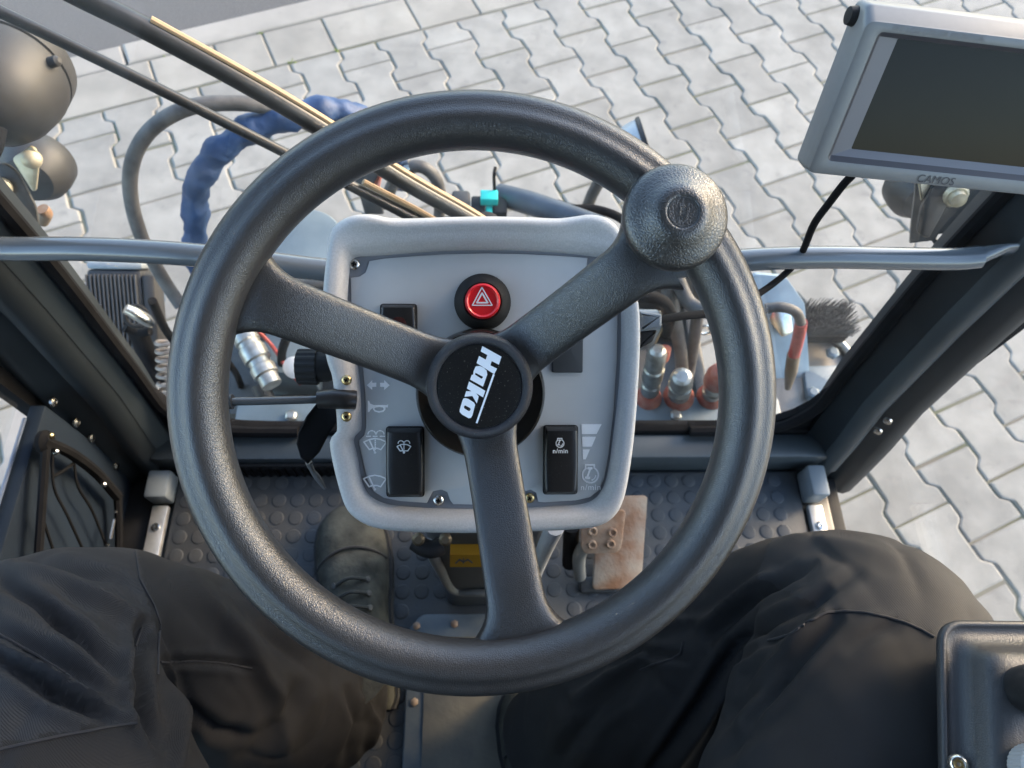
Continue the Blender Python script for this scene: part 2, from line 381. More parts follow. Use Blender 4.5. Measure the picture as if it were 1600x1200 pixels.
def seen(u, v):
    q, d = proj(np.array([uv(u, v)]))
    x, y = q[0]
    if d[0] < .1 or not (-60 < x < 1660 and -60 < y < 1260): return None
    if 225 < x < 1330 and y > 640: return None
    if y > 690 and x < 1330: return None
    if y > 985 or (x < 215 and y > 480 and x > 45): return None
    return float(np.hypot(*(np.array(uv(u, v))[:2]))+0*d[0])
vis = sorted([(d, s) for s in stones for d in [seen(s[0], s[1])] if d is not None])
near = {s for _, s in vis[:292]}
print('pavers in view', len(vis), 'of', len(stones))
far = MB()
for s in stones:
    u, v, hf = s; me = half_me if hf else full_me
    z = rng.normal(0, .0009); tx, ty = rng.normal(0, .004, 2); du, dv, dr = rng.normal(0, .0007), rng.normal(0, .0007), rng.normal(0, .004)
    R = Matrix.Translation((*uv(u+du, v+dv)[:2], z)) @ Matrix.Rotation(TH+dr, 4, 'Z') @ Matrix.Rotation(tx, 4, 'X') @ Matrix.Rotation(ty, 4, 'Y')
    if s in near:
        o = bpy.data.objects.new('paver', me); COL.objects.link(o); o.matrix_world = R; o.parent = pavement
    else:
        far.add([tuple(R @ vv.co) for vv in me.vertices], [tuple(p.vertices) for p in me.polygons])
tag(far.build('paver_field', M['paver'], pavement, smooth=0, fix=False), kind='stuff')
# edging slabs between the double-T stones and the kerb
kerb = uvquad('kerb', -12, 12, 2.178, 2.272, -.09, M['sand'])
us = [-.90, -.70, -.50, -.20, 0.0, .157, .356, .645, .86, 1.06, 1.26, 1.55, 1.75, 1.95, 2.15]
while us[0] > -8: us.insert(0, us[0]-.2)
while us[-1] < 8: us.append(us[-1]+.2)
for a, b in zip(us[:-1], us[1:]):
    me = stone_mesh([(-(b-a)/2+.003, -.0815), ((b-a)/2-.003, -.0815), ((b-a)/2-.003, .0815), (-(b-a)/2+.003, .0815)], 'edging_slab', M['slab'], .004)
    o = bpy.data.objects.new('edging_slab', me); COL.objects.link(o); o.parent = pavement
    o.matrix_world = Matrix.Translation((*uv((a+b)/2, 2.0945)[:2], rng.normal(.001, .001))) @ Matrix.Rotation(TH+rng.normal(0, .003), 4, 'Z')
ku = -.265-1.0*9
for i in range(18):
    me = stone_mesh([(-.497, -.048), (.497, -.048), (.497, .048), (-.497, .048)], 'kerb_stone', M['kerb'], .008, zt=.004)
    for v in me.vertices:
        if v.co.z < -.02: v.co.z = -.16
    o = bpy.data.objects.new('kerb_stone', me); COL.objects.link(o); o.parent = kerb
    o.matrix_world = Matrix.Translation((*uv(ku+i+.5, 2.229)[:2], rng.normal(0, .0015))) @ Matrix.Rotation(TH+rng.normal(0, .001), 4, 'Z')
# moss in the joints: small cushions
ms = MB()
for (px, py) in [(403, 48), (247, 86), (530, 74), (188, 223), (183, 227), (60, 345), (455, 95), (405, 46), (525, 77), (190, 220)]+[(rng.uniform(100, 700), rng.uniform(30, 200)) for _ in range(0)]:
    p = at_z(px, py, 0)
    for _ in range(7):
        q = p+np.array([rng.normal(0, .008), rng.normal(0, .004), -.004])
        ms.lathe([(.0001, -.003), (rng.uniform(.003, .006), -.001), (.003, rng.uniform(.002, .004)), (.0003, .005)], q, (0, 0, 1), n=6)
tag(ms.build('moss', mat('moss', (.16, .19, .06), 1, var=.4, vscale=200), pavement), kind='stuff')

# ================================================================== CAB SHELL
XL, XR, XM = -.488, .55, .031
def yw(z): return float(np.interp(z, [.40, .53, .634, .90, 1.05, 1.6, 1.98], [.440, .455, .477, .500, .503, .49, .44]))
cabin = thing('vehicle_cab', (XM, 0, .40), 'glazed sweeper cab in dark grey-blue paint standing on the paving stones', 'vehicle cab')
# floor pan and front cross sill
MB().box((-.56, -.95, .36), (.598, .425, .440), .004).build('floor_pan', M['cab'], cabin)
sl_ = MB(); sl_.box((-.52, .405, .44), (.585, .448, .507), .006); sl_.build('front_sill', M['cab_light'], cabin)
MB().box((-.50, .4485, .40), (.565, .470, .515), .004).build('windscreen_seal', M['rubber'], cabin)
# ventilation grille in the riser below the left part of the sill
vg = MB().box((-.40, .398, .444), (-.20, .4045, .494), .003); vent = vg.build('vent_grille', M['black_matt'], cabin)
vs = MB()
for i in range(13): vs.box((-.385+i*.0135, .3955, .450), (-.379+i*.0135, .3979, .488), 0)
vs.build('vent_slat', M['rubber'], vent)
# A pillars (right, and its mirror image on the left)
def pillar(side):
    R = []
    for z in [.40, .47, .55, .65, .75, .85, .95, 1.05, 1.2, 1.4, 1.6, 1.8, 1.96]:
        y = yw(z); k = 0
        prof = [(.552, y+.004), (.553, y-.006), (.572, y-.028), (.5735, y-.036), (.580, y-.0445), (.588, y-.0500), (.596, y-.0525), (.603, y-.0515), (.607, y-.047),
                (.6085, y-.044), (.632, y-.060), (.646, y-.064), (.660, y-.060), (.672, y-.045), (.674, y-.01), (.655, y+.03), (.60, y+.040), (.556, y+.030)]
        R.append([(x if side > 0 else 2*XM-x, yy, z) for x, yy in prof])
    mb = MB().rings(R); return mb.build('corner_pillar', M['cab'], cabin, smooth=35)
pr = pillar(1); pl = pillar(-1)
def lit_strip(side, prof):  # added strips: the light on the pillar faces is put into paler colour
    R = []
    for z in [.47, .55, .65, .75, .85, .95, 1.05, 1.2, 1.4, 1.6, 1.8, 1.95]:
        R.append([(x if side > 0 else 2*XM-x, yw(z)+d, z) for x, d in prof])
    return MB().rings(R).build('pillar_lit_strip', M['cab_light'], cabin, smooth=60)
lit_strip(1, [(.575, -.0405), (.578, -.0480), (.586, -.0545), (.596, -.0570), (.605, -.0550), (.6085, -.0480), (.60, -.045), (.585, -.040)])
lit_strip(-1, [(.5545, -.0095), (.557, -.0160), (.565, -.0245), (.5715, -.0305), (.572, -.026), (.562, -.010)])
for s in (1, -1):     # black glazing seal along each pillar, straight and rounded into the lower corner
    pts = []
    for z in [1.9, 1.6, 1.3, 1.1, .95, .85, .75, .68, .62]: pts.append((XR-.004, yw(z)-.006, z))
    pts += [(XR-.009, yw(.585)-.006, .585), (XR-.028, yw(.553)-.006, .553), (XR-.056, yw(.532)-.006, .530), (XR-.105, yw(.52)-.006, .520), (XR-.2, yw(.518)-.006, .517)]
    MB().tube([(p[0] if s > 0 else 2*XM-p[0], p[1], p[2]) for p in pts], .009, 8, 4).build('glazing_seal', M['rubber'], cabin)
    mk = MB(); c0 = (XR+.004, yw(.50)); # corner gusset below the rounded glass corner
    tri = [(XR+.01, .62), (XR-.006, .60), (XR-.016, .575), (XR-.035, .552), (XR-.062, .534), (XR-.11, .522), (XR-.2, .516), (XR-.2, .48), (XR+.01, .48)]
    mk.slab([(a if s > 0 else 2*XM-a, b) for a, b in tri], lambda a, b, h: (a, yw(b)+.001+h, b), 0, .012); mk.build('corner_gusset', M['rubber'], cabin)
# windscreen: one big pane, 5 mm thick
zs = [.515, .58, .64, .75, .9, 1.05, 1.3, 1.6, 1.9]; R = []
gw = MB(); n = len(zs); v = []
for dy in (.004, .009):
    for z in zs: v += [(XL, yw(z)+dy, z), (XR, yw(z)+dy, z)]
f = []
for k in (0, 1):
    for i in range(n-1): a = k*2*n+2*i; f.append((a, a+1, a+3, a+2))
for i in range(n-1):
    for e in (0, 1): f.append((2*i+e, 2*i+2+e, 2*n+2*i+2+e, 2*n+2*i+e))
f += [(0, 1, 2*n+1, 2*n), (2*n-2, 2*n-1, 4*n-1, 4*n-2)]
gw.add(v, f).build('windscreen', M['glass'], cabin, smooth=30)
# roof, rear wall, rear posts
MB().box((-.63, -1.0, 1.96), (.69, .50, 2.05), .02).build('roof', M['cab'], cabin)
MB().box((-.60, -.95, 1.935), (.66, .43, 1.958), .004).build('headliner', M['headliner'], cabin)
MB().box((-.60, -.99, .40), (.66, -.955, 1.95), .004).build('rear_wall', M['concrete_wall'], cabin)
for x in (-.615, .64): MB().box((x, -.62, .44), (x+.04, -.55, 1.955), .008).build('rear_post', M['cab'], cabin)
for x in (-.61, .645): MB().box((x, -.955, .44), (x+.03, -.621, 1.2), .004).build('side_panel', M['cab'], cabin)
# pillar feet and aluminium door-sill strips
def strip(px0, px1):
    return
MB().box((.548, .345, .441), (.578, .398, .492), .005).build('pillar_foot', M['sillgrey'], cabin)
MB().box((-.528, .352, .441), (-.492, .398, .482), .005).build('pillar_foot', M['sillgrey'], cabin)
for x0, x1, y1 in ((.553, .577, .340), (-.522, -.497, .347)):
    a = MB().box((x0, -.50, .441), (x1, y1, .455), .002).build('sill_strip', M['alu'], cabin)
    MB().lathe([(.007, 0), (.0068, .002), (.004, .0032), (.0015, .0025), (.001, .001)], ((x0+x1)/2, y1-.036, .455), (0, 0, 1), 16).build('screw', M['steel'], a)
for px, py in ((1372, 673), (1387, 657)):
    MB().lathe([(.0065, 0), (.006, .003), (.003, .0042), (.0001, .0042)], at_x(px, py, .612), (-.6, -.8, .1), 14).build('screw', M['steel'], cabin)
# outer door sills
MB().box((.5785, -.55, .385), (.622, .395, .432), .004).build('door_sill', M['black_matt'], cabin)
MB().box((-.585, -.55, .40), (-.523, .40, .445), .004).build('door_sill', M['black_matt'], cabin)
# rubber floor mat with round studs
def stud_ok(x, y): return True
fm = MB().box((-.490, -.40, .4405), (.5455, .400, .450), .002)
st = MB()
for i in range(-17, 19):
    for j in range(-12, 14):
        x = .0315+i*.0296; y = .0+j*.0296
        if not (-.475 < x < .53 and -.37 < y < .388) or abs(x-.40) < .016: continue
        if -.115 < x < .135 and -.06 < y < .178: continue
        st.lathe([(.0117, 0), (.0110, .0007), (.0092, .0010), (.0001, .0011)], (x, y, .4502), (0, 0, 1), 14, cap0=False)
floor_mat = fm.build('floor_mat', M['mat'], cabin)
tag(st.build('stud', M['mat'], floor_mat, smooth=50), kind='stuff')
MB().box((.398, -.39, .4503), (.4005, .398, .4512)).build('mat_seam', M['rubber'], floor_mat)
# hatch plate in the floor: painted frame, dirty tan plate
hp = MB()
hp.slab(rounded([(-.105, -.09), (.125, -.09), (.125, .150), (.105, .172), (-.085, .172), (-.105, .150)], .008), lambda a, b, h: (a, b, .4505+h), 0, .009, .003)
hatch = hp.build('floor_hatch', mat('hatch_paint', (.075, .10, .125), .5, col2=(.12, .14, .15), vscale=30, bump=.2, bscale=100), cabin)
MB().box((-.078, -.075, .4597), (.098, .138, .4622), .001).build('hatch_plate', mat('dirty_tan_plate', (.16, .15, .12), .7, col2=(.10, .10, .09), vscale=18, bump=.3, bscale=150), hatch)
for x, y in ((-.092, .155), (-.091, .05), (-.035, .157), (.112, .05), (.02, -.083), (-.045, -.083)):
    MB().lathe([(.006, 0), (.0058, .002), (.0035, .0032), (.0001, .0034)], (x, y, .4597), (0, 0, 1), 6).build('bolt', M['rust'], hatch)
# kick panels: dark lower side walls in the foot well

# doors -----------------------------------------------------------------
def door_frame(x0, x1, y0, y1, z0, z1, w, r):
    out = rounded([(y0, z0), (y1, z0), (y1, z1), (y0, z1)], r); inn = rounded([(y0+w, z0+w), (y1-w, z0+w), (y1-w, z1-w), (y0+w, z1-w)], r*.7)
    R = [[(x0, a, b) for a, b in out], [(x0, a, b) for a, b in inn], [(x1, a, b) for a, b in inn], [(x1, a, b) for a, b in out], [(x0, a, b) for a, b in out]]
    return MB().rings(R, False, False)
door = thing('cab_door', (.66, -.07, .42), 'right-hand cab door, a full-height pane in a slim black frame', 'door', None)
door_frame(.646, .672, -.56, .458, .300, 1.95, .020, .07).build('door_frame', M['rubber'], door)
MB().box((.656, -.542, .318), (.661, .440, 1.932), 0).build('door_pane', M['glass'], door)
door2 = thing('cab_door', (-.60, -.07, .42), 'left-hand cab door with navy lower panel and net pocket', 'door', None)
door_frame(-.612, -.588, -.56, .425, .385, 1.95, .020, .07).build('door_frame', M['rubber'], door2)
MB().box((-.602, -.542, .722), (-.597, .407, 1.932), 0).build('door_pane', M['glass'], door2)
MB().box((-.5875, -.54, .40), (-.5665, .405, .715), .004).build('door_panel', M['navy'], door2)
MB().box((-.5885, -.54, .7155), (-.5835, .385, .7195), .002).build('panel_edge_highlight', mat('highlight_blue', (.10, .13, .19), .3), door2)  # thin blue strip painted as the highlight along the panel's top edge
for px, py in ((82, 628), (118, 660), (142, 684), (180, 727)):
    p = at_x(px, py, -.566); 
    MB().lathe([(.0075, 0), (.0072, .003), (.004, .0045), (.0012, .0035)], p, (1, 0, 0), 14).build('screw', M['steel'], door2)
# net pocket: rods, elastic cords, chain
pk = MB(); X0 = -.545
def lx(px, py, x=X0): return at_x(px, py, x)
pocket = MB().tube([lx(66, 688), lx(110, 708), lx(150, 738), lx(184, 776)], .0075, 8, 5).tube([lx(72, 690), lx(66, 780), lx(58, 900)], .0055, 8, 5).tube([lx(184, 776), lx(186, 840), lx(182, 900)], .006, 8, 5).build('map_pocket', M['rubber'], door2)
MB().tube([lx(76, 690, -.543), lx(71, 780, -.543), lx(62, 905, -.543)], .0022, 6, 5).build('rod', mat('violet_rod', (.07, .07, .13), .3), pocket)
cords = MB()
for pts in ([(82, 700), (84, 760), (105, 805), (135, 870)], [(115, 718), (122, 760), (145, 800), (172, 868)], [(64, 800), (75, 835), (90, 880)], [(82, 745), (100, 735), (118, 722)]):
    cords.tube([lx(*q, -.549) for q in pts], .0020, 6, 5)
cords.build('cord', M['rubber'], pocket)
MB().lathe([(.014, 0), (.015, .006), (.010, .012), (.0001, .013)], lx(64, 690, -.552), (1, 0, 0), 18).build('clip', M['rubber'], pocket)
ch = MB()
for i, (a, b) in enumerate([((181, 798), (181, 801)), ((178, 812), (172, 842)), ((168, 850), (168, 853)), ((171, 858), (172, 860))]):
    ch.tube([lx(*a, -.540), lx(*b, -.540)], .0026, 8, 0)
ch.build('chain', M['steel'], pocket)
for px, py, k in ((77, 681, 'brass'), (85, 706, 'steel'), (160, 757, 'steel')):
    MB().lathe([(.004, 0), (.004, .004), (.002, .006), (.0001, .006)], lx(px, py, -.542), (1, 0, 0), 12).build('rivet', M[k], pocket)

# grab rail across the windscreen ---------------------------------------
rail = thing('grab_rail', tuple(at_y(750, 425, .452)), 'grey tubular grab rail running right across behind the windscreen', 'grab rail')
pts = [at_y(-60, 386, .455), at_y(20, 389, .455), at_y(130, 389, .453), at_y(260, 395, .452), at_y(380, 406, .451), at_y(500, 421, .450), at_y(650, 432, .450), at_y(850, 434, .450), at_y(1020, 421, .450), at_y(1170, 406, .451), at_y(1290, 402, .452), at_y(1400, 404, .453), at_y(1490, 405, .454), at_y(1530, 402, .455), at_y(1560, 393, .457), at_y(1585, 386, .459), at_y(1640, 386, .460)]
RT = M['rail'] = mat('rail_paint', (.10, .115, .13), .24, bump=.06, bscale=800, bdist=.0002, coat=.5, spec=.8)
MB().tube(pts[:-3], .0122, 20, 6).build('tube', RT, rail)
fl = MB(); e = [at_y(*q) for q in ((1520, 404, .455), (1545, 396, .457), (1570, 390, .459), (1600, 388, .460), (1660, 388, .460))]
R = []
for i, p in enumerate(e):
    hz = [.0118, .0105, .0100, .0100, .0100][i]; hy = [.0118, .008, .004, .003, .003][i]
    R.append([p+np.array([0, hy*math.cos(q), hz*math.sin(q)]) for q in np.linspace(0, 2*math.pi, 16, endpoint=False)])
fl.rings(R).build('flattened_end', RT, rail)

# ================================================================== STEERING WHEEL
TW = math.radians(30.43); CW = np.array([0, .2006, 1.1606]); WN = np.array([0, -math.sin(TW), math.cos(TW)]); WE = np.array([1., 0, 0]); WU = np.array([0, math.cos(TW), math.sin(TW)])
def PW(px, py, h=0.0): return at_p(px, py, CW+WN*h, WN)          # point of the plane h above the rim plane
def LW(px, py, h=0.0): p = PW(px, py, h)-CW; return np.array([p@WE, p@WU])
def QW(a, b, h=0.0): return CW+WE*a+WU*b+WN*h
def PW2(h): return lambda px, py: PW(px, py, h)
wheel = thing('steering_wheel', tuple(QW(0, 0, -.04)), 'black three-spoke steering wheel with grained rim, spinner knob and white lettering on its hub', 'steering wheel')
rm, rr = .1815, .0185; R = []
NA = 160
ang = np.linspace(0, 2*math.pi, NA, endpoint=False)
for q in np.linspace(0, 2*math.pi, 40, endpoint=False):
    d = (q-math.radians(72)+math.pi) % (2*math.pi)-math.pi
    r_ = rr*(1-.10*math.exp(-(d/.23)**2)+.02*math.exp(-((d+.5)/.25)**2))
    R.append((rm+r_*math.cos(q), r_*math.sin(q)))
rim = MB(); v = [QW(a*math.cos(t), a*math.sin(t), h) for t in ang for a, h in R]; nr = len(R)
f = [(i*nr+j, i*nr+(j+1) % nr, ((i+1) % NA)*nr+(j+1) % nr, ((i+1) % NA)*nr+j) for i in range(NA) for j in range(nr)]
rim.add(v, f).build('rim', M['leather'], wheel, smooth=80)
HUBH = -.036; HC = LW(749.5, 604, HUBH)
for (px, py) in ((389, 458), (1016, 397), (814, 986)):
    e = LW(px, py, -.002); d = e-HC; L_ = np.linalg.norm(d); d /= L_; q = np.array([-d[1], d[0]]); R = []
    for s in np.linspace(0, 1, 34):
        w = .0208-.0012*math.sin(s*3.14)+.0125*max(0, (s-.80)/.20)**2.6+.010*max(0, (.24-s)/.24)**2
        h = HUBH-.019+(.049)*(lambda t: t*t*(3-2*t))(min(1, max(0, (s-.10)/.86)))
        th = .0085; c = HC+d*(.014+s*(L_-.014+.004)); ring = []
        for t in np.linspace(0, 2*math.pi, 28, endpoint=False):
            ct, sn = math.cos(t), math.sin(t); ex = 2/4.2
            a = w*abs(ct)**ex*(1 if ct > 0 else -1); b = th*abs(sn)**ex*(1 if sn > 0 else -1)
            b += .0012*(1-(a/w)**2)*(sn > 0)
            ring.append(QW(*(c+q*a), h-.002+b))
        R.append(ring)
    MB().rings(R).build('spoke', M['leather'], wheel, smooth=80)
hub = MB(); P0 = QW(*HC, HUBH)
hub.lathe([(.030, -.030), (.0375, -.022), (.0385, -.010), (.0382, -.003), (.0372, .0005), (.0352, .0022), (.0330, .0024), (.0312, .0012), (.0303, -.0008)], P0, WN, 72, True, True)
hub.build('hub', M['hub'], wheel, smooth=50)
cap = MB().lathe([(.0301, -.0007), (.0299, .0000), (.0290, .0002)], P0, WN, 64, False, True).build('hub_cap', M['cap'], wheel)
HK = lambda x, y: PW(640+x*.17505, 490+y*.175, HUBH+.0004)
letters = [
 [[(650, 290), (820, 385), (797, 456), (733, 424), (721, 462), (780, 492), (756, 541), (598, 441), (620, 378), (679, 411), (694, 370), (634, 337)]],
 [[(590, 472), (625, 467), (660, 482), (688, 508), (693, 545), (655, 652), (540, 588), (556, 545), (566, 548), (571, 515)], [(588, 528), (584, 545), (642, 582), (654, 572), (652, 562)]],
 [[(531, 606), (676, 690), (656, 747), (592, 710), (617, 740), (600, 802), (560, 735), (490, 742), (505, 692), (553, 694), (512, 668)]],
 [[(497, 754), (525, 762), (575, 795), (585, 815), (562, 905), (548, 930), (528, 934), (470, 902), (447, 878), (447, 858), (472, 775), (482, 758)], [(494, 818), (484, 832), (488, 846), (525, 870), (538, 868), (545, 855), (540, 842)]],
 [[(744, 538), (760, 545), (606, 980), (590, 975)]]]
print_mark('lettering', letters, HK, WN, M['print'], cap)
# spinner knob on the rim
KC = QW(*LW(1059, 337, .030), .030); knob = MB()
kp = [(.010, -.045), (.012, -.030), (.022, -.0135), (.0305, -.0115), (.0322, -.0085), (.0322, -.0050), (.0316, -.0028), (.0302, -.0010), (.0280, .0006), (.0250, .0024), (.0220, .0042), (.0192, .0064), (.0168, .0086), (.0146, .0101), (.0126, .0108), (.0108, .0110), (.0099, .0110), (.0096, .0105), (.0090, .0104), (.0040, .0104), (.0001, .0104)]
KA = WN*1.0+np.array([.02, .06, 0]); KA /= np.linalg.norm(KA)
kn = knob.lathe([(r*1.035, h) for r, h in kp], KC, KA, 72, True, True).build('spinner_knob', M['leather_knob'], wheel, smooth=60)
EMC = KC+KA*.0105
em = MB(); kx = np.array([1., 0, 0]); kx -= KA*(kx@KA); kx /= np.linalg.norm(kx); ky = np.cross(KA, kx)
def kq(x, y): return EMC+kx*((x-612)*.0000335)-ky*((y-545)*.0000335)
for ln in ([(568, 442), (650, 442), (688, 480), (672, 655), (600, 640), (548, 600), (568, 442)], [(580, 470), (640, 472), (655, 490), (640, 640), (575, 622), (560, 595), (580, 470)], [(585, 490), (650, 494)], [(583, 512), (648, 516)], [(575, 575), (625, 578), (630, 545), (640, 545)]):
    em.tube([kq(*p) for p in ln], .00028, 6, 0)
em.tube([EMC+kx*.0089*math.cos(t)+ky*.0089*math.sin(t) for t in np.linspace(0, 2*math.pi, 40)], .00025, 6, 0)
em.build('emblem', mat('emblem_plastic', (.05, .05, .05), .35), kn)

# ================================================================== CONTROL CONSOLE ON THE STEERING COLUMN
console = thing('control_console', tuple(QW(0, -.02, -.16)), 'light grey control console with rocker switches, sitting on the steering column behind the wheel', 'control panel')
BH = -.1020
outer = [(512, 376), (517, 356), (530, 343), (552, 334), (580, 333), (604, 338), (640, 339), (700, 337), (760, 336), (820, 337), (872, 339), (900, 336), (924, 333), (948, 338), (963, 348), (973, 366), (982, 410), (992, 445), (1000, 480), (1002, 530), (999, 600), (993, 680), (985, 740), (976, 782), (962, 808), (936, 824), (890, 830), (820, 833), (750, 835), (690, 835), (636, 833), (590, 828), (560, 816), (540, 797), (528, 765), (518, 725), (513, 694), (516, 684), (524, 677), (524, 655), (521, 625), (517, 590), (509, 565), (503, 535), (501, 500), (503, 450), (507, 410)]
inner = [(546, 428), (549, 410), (556, 402), (575, 401), (600, 399), (650, 395), (700, 392), (760, 391), (820, 392), (870, 395), (910, 399), (940, 404), (958, 414), (965, 440), (970, 480), (970, 540), (966, 610), (958, 680), (950, 735), (942, 762), (928, 780), (905, 788), (860, 791), (800, 794), (740, 795), (680, 794), (630, 791), (600, 786), (578, 774), (566, 752), (559, 715), (553, 690), (553, 683), (562, 676), (565, 665), (564, 620), (560, 575), (553, 545), (545, 520), (543, 480)]
def bypolar(pl, h, N=240):
    c = LW(752, 600, BH); P = dense2([LW(*p, h)-c for p in pl], 8); P2 = dense2(P, 2)
    a = np.arctan2(P2[:, 1], P2[:, 0]); r = np.hypot(P2[:, 0], P2[:, 1]); o = np.argsort(a); a, r = a[o], r[o]
    t = np.linspace(-math.pi, math.pi, N, endpoint=False)
    rr_ = np.interp(t, np.r_[a-2*math.pi, a, a+2*math.pi], np.r_[r, r, r])
    return np.stack([c[0]+rr_*np.cos(t), c[1]+rr_*np.sin(t)], 1), t
O, TT = bypolar(outer, BH+.010); I, _ = bypolar(inner, BH)
oc = O.mean(0); R = []
topw = np.exp(-((TT-math.pi/2)/.62)**4)                       # the top edge carries a raised two-step ridge
hump = np.exp(-((TT-math.pi/2-.62)/.10)**2)+np.exp(-((TT-math.pi/2+.62)/.10)**2)
def ring(s, h, hw=0.0, hh=0.0, shrink=1.0):
    P = O+(I-O)*s; P = oc+(P-oc)*shrink
    return [QW(a, b, h+hw*topw[i]+hh*hump[i]) for i, (a, b) in enumerate(P)]
R = [ring(0, BH-.055, 0, 0, .90), ring(0, BH-.040, 0, 0, .965), ring(0, BH-.020, 0, 0, .992), ring(0, BH-.004), ring(.004, BH+.003), ring(.02, BH+.0065, .0, .001), ring(.06, BH+.0095, .001, .003), ring(.13, BH+.0118, .0025, .004), ring(.22, BH+.0128, .0035, .0035), ring(.34, BH+.0130, .0030, .002), ring(.44, BH+.0128, .001, .0005), ring(.55, BH+.0126), ring(.68, BH+.0116), ring(.80, BH+.0094), ring(.90, BH+.0062), ring(.96, BH+.0034), ring(.99, BH+.0012), ring(1, BH-.0006)]
MB().rings(R, True, False).build('housing', M['housing'], console, smooth=60)
MB().rings([ring(.985, BH-.004), ring(.985, BH-.0002)], True, True).build('recess_floor', M['groove'], console)
plate_px = [(577, 408), (600, 404), (650, 400), (700, 397), (760, 396), (820, 397), (880, 400), (918, 403), (917, 414), (926, 424), (938, 426), (958, 424), (962, 450), (965, 490), (964, 560), (959, 640), (951, 710), (944, 748), (936, 766), (922, 777), (900, 782), (850, 785), (841, 784), (838, 770), (829, 765), (819, 768), (815, 780), (811, 787), (760, 789), (708, 788), (703, 781), (699, 769), (689, 765), (676, 768), (671, 778), (667, 786), (625, 783), (600, 778), (584, 768), (574, 750), (567, 720), (561, 694), (561, 688), (569, 680), (572, 668), (571, 620), (567, 575), (560, 545), (552, 520), (549, 480), (548, 434), (562, 432), (571, 426), (574, 418)]
pp = np.array([LW(*p, BH+.0016) for p in plate_px])
plate = MB().slab(pp, QW, BH-.0001, BH+.0016, .0006, 2).build('panel_plate', M['plate'], console, smooth=30)
PH = BH+.0016; P_ = lambda x, y: PW(x, y, PH)
def screw(px, py, h, r, m, cross=True):
    c = PW(px, py, h); s = MB().lathe([(r, -.001), (r, .0006), (r*.9, .0016), (r*.55, .0024), (r*.3, .0025)], c, WN, 20).build('screw', M[m], console)
    if cross:
        k = MB(); a0 = rng.uniform(0, 1.5)
        for a in (a0, a0+math.pi/2):
            d = WE*math.cos(a)+WU*math.sin(a); q = np.cross(WN, d)
            v = [c+d*sx*r*.42+q*sy*r*.13+WN*z for z in (.0020, .0030) for sx, sy in ((-1, -1), (1, -1), (1, 1), (-1, 1))]
            k.add(v, [(4, 5, 6, 7), (0, 1, 5, 4), (1, 2, 6, 5), (2, 3, 7, 6), (3, 0, 4, 7)])
        k.build('cross_slot', M['rubber'], s, smooth=0)
screw(553.5, 413, BH, .0046, 'steel'); screw(685, 781.5, BH, .0046, 'steel'); screw(827.5, 778, BH, .0042, 'brass')
screw(541.5, 594, BH+.0122, .0040, 'brass'); screw(541.5, 651, BH+.0122, .0040, 'brass')
# hazard button
hz = PW(754, 472, PH)
hb = MB().lathe([(.0226, 0), (.0224, .0025), (.0200, .0060), (.0172, .0090), (.0152, .0104), (.0140, .0098)], hz, WN, 48).build('hazard_switch', M['black_matt'], console)
bt = MB().lathe([(.0138, .006), (.0138, .0150), (.0133, .0168), (.0122, .0174), (.0114, .0168), (.0108, .0160)], hz, WN, 48).build('button', M['red'], hb)
ht = BH+.0016+.0162; T3 = lambda x, y: PW(x, y, ht)
print_mark('triangle', stroke([(753, 449), (769, 477), (738, 477)], 1.7, True)+stroke([(753.3, 458), (762, 473), (745, 473)], 2.4, True), T3, WN, M['print'], bt.parent, .0003)
# rocker switches
def rocker(px0, py0, px1, py1, tilt, name='rocker_switch'):
    a0, b0 = LW(px0, py1, PH); a1, b1 = LW(px1, py0, PH); cx_, cy_ = (a0+a1)/2, (b0+b1)/2; hw, hl = (a1-a0)/2, (b1-b0)/2
    R = []
    for t in np.linspace(-1, 1, 21):
        w = hw*(.93+.07*(1-t*t)); y = cy_+hl*t*.99; H = .0095-.0012*(1-abs(t))+tilt*t*.0022
        e = max(0, (abs(t)-.88)/.12); H *= math.sqrt(max(0.04, 1-.75*e*e)); rg = [QW(cx_-w, y, PH)]
        for q in np.linspace(math.pi, 0, 15):
            c_ = math.cos(q); s_ = math.sin(q); rg.append(QW(cx_+w*abs(c_)**.42*(1 if c_ > 0 else -1), y, PH+H*(.35+.65*s_**.40)))
        rg.append(QW(cx_+w, y, PH)); R.append(rg)
    base = MB(); base.slab(rounded([(a0-.0006, b0-.0006), (a1+.0006, b0-.0006), (a1+.0006, b1+.0006), (a0-.0006, b1+.0006)], .003), QW, PH-.0005, PH+.0022, .0008, 2)
    sw = base.build(name, M['black_matt'], console)
    MB().rings(R).build('rocker', M['black'], sw, smooth=50)
    return sw
sw1 = rocker(605, 667, 662, 775, .5); sw2 = rocker(849, 665, 902, 771, .5); sw3 = rocker(596, 476, 651, 570, -.3)
bl = MB().slab(rounded([LW(*p, PH) for p in ((861, 490), (911, 490), (910, 582), (862, 582))], .0016), QW, PH-.0005, PH+.0030, .001, 2).build('blank_cover', mat('blank_plastic', (.04, .045, .05), .5), console)
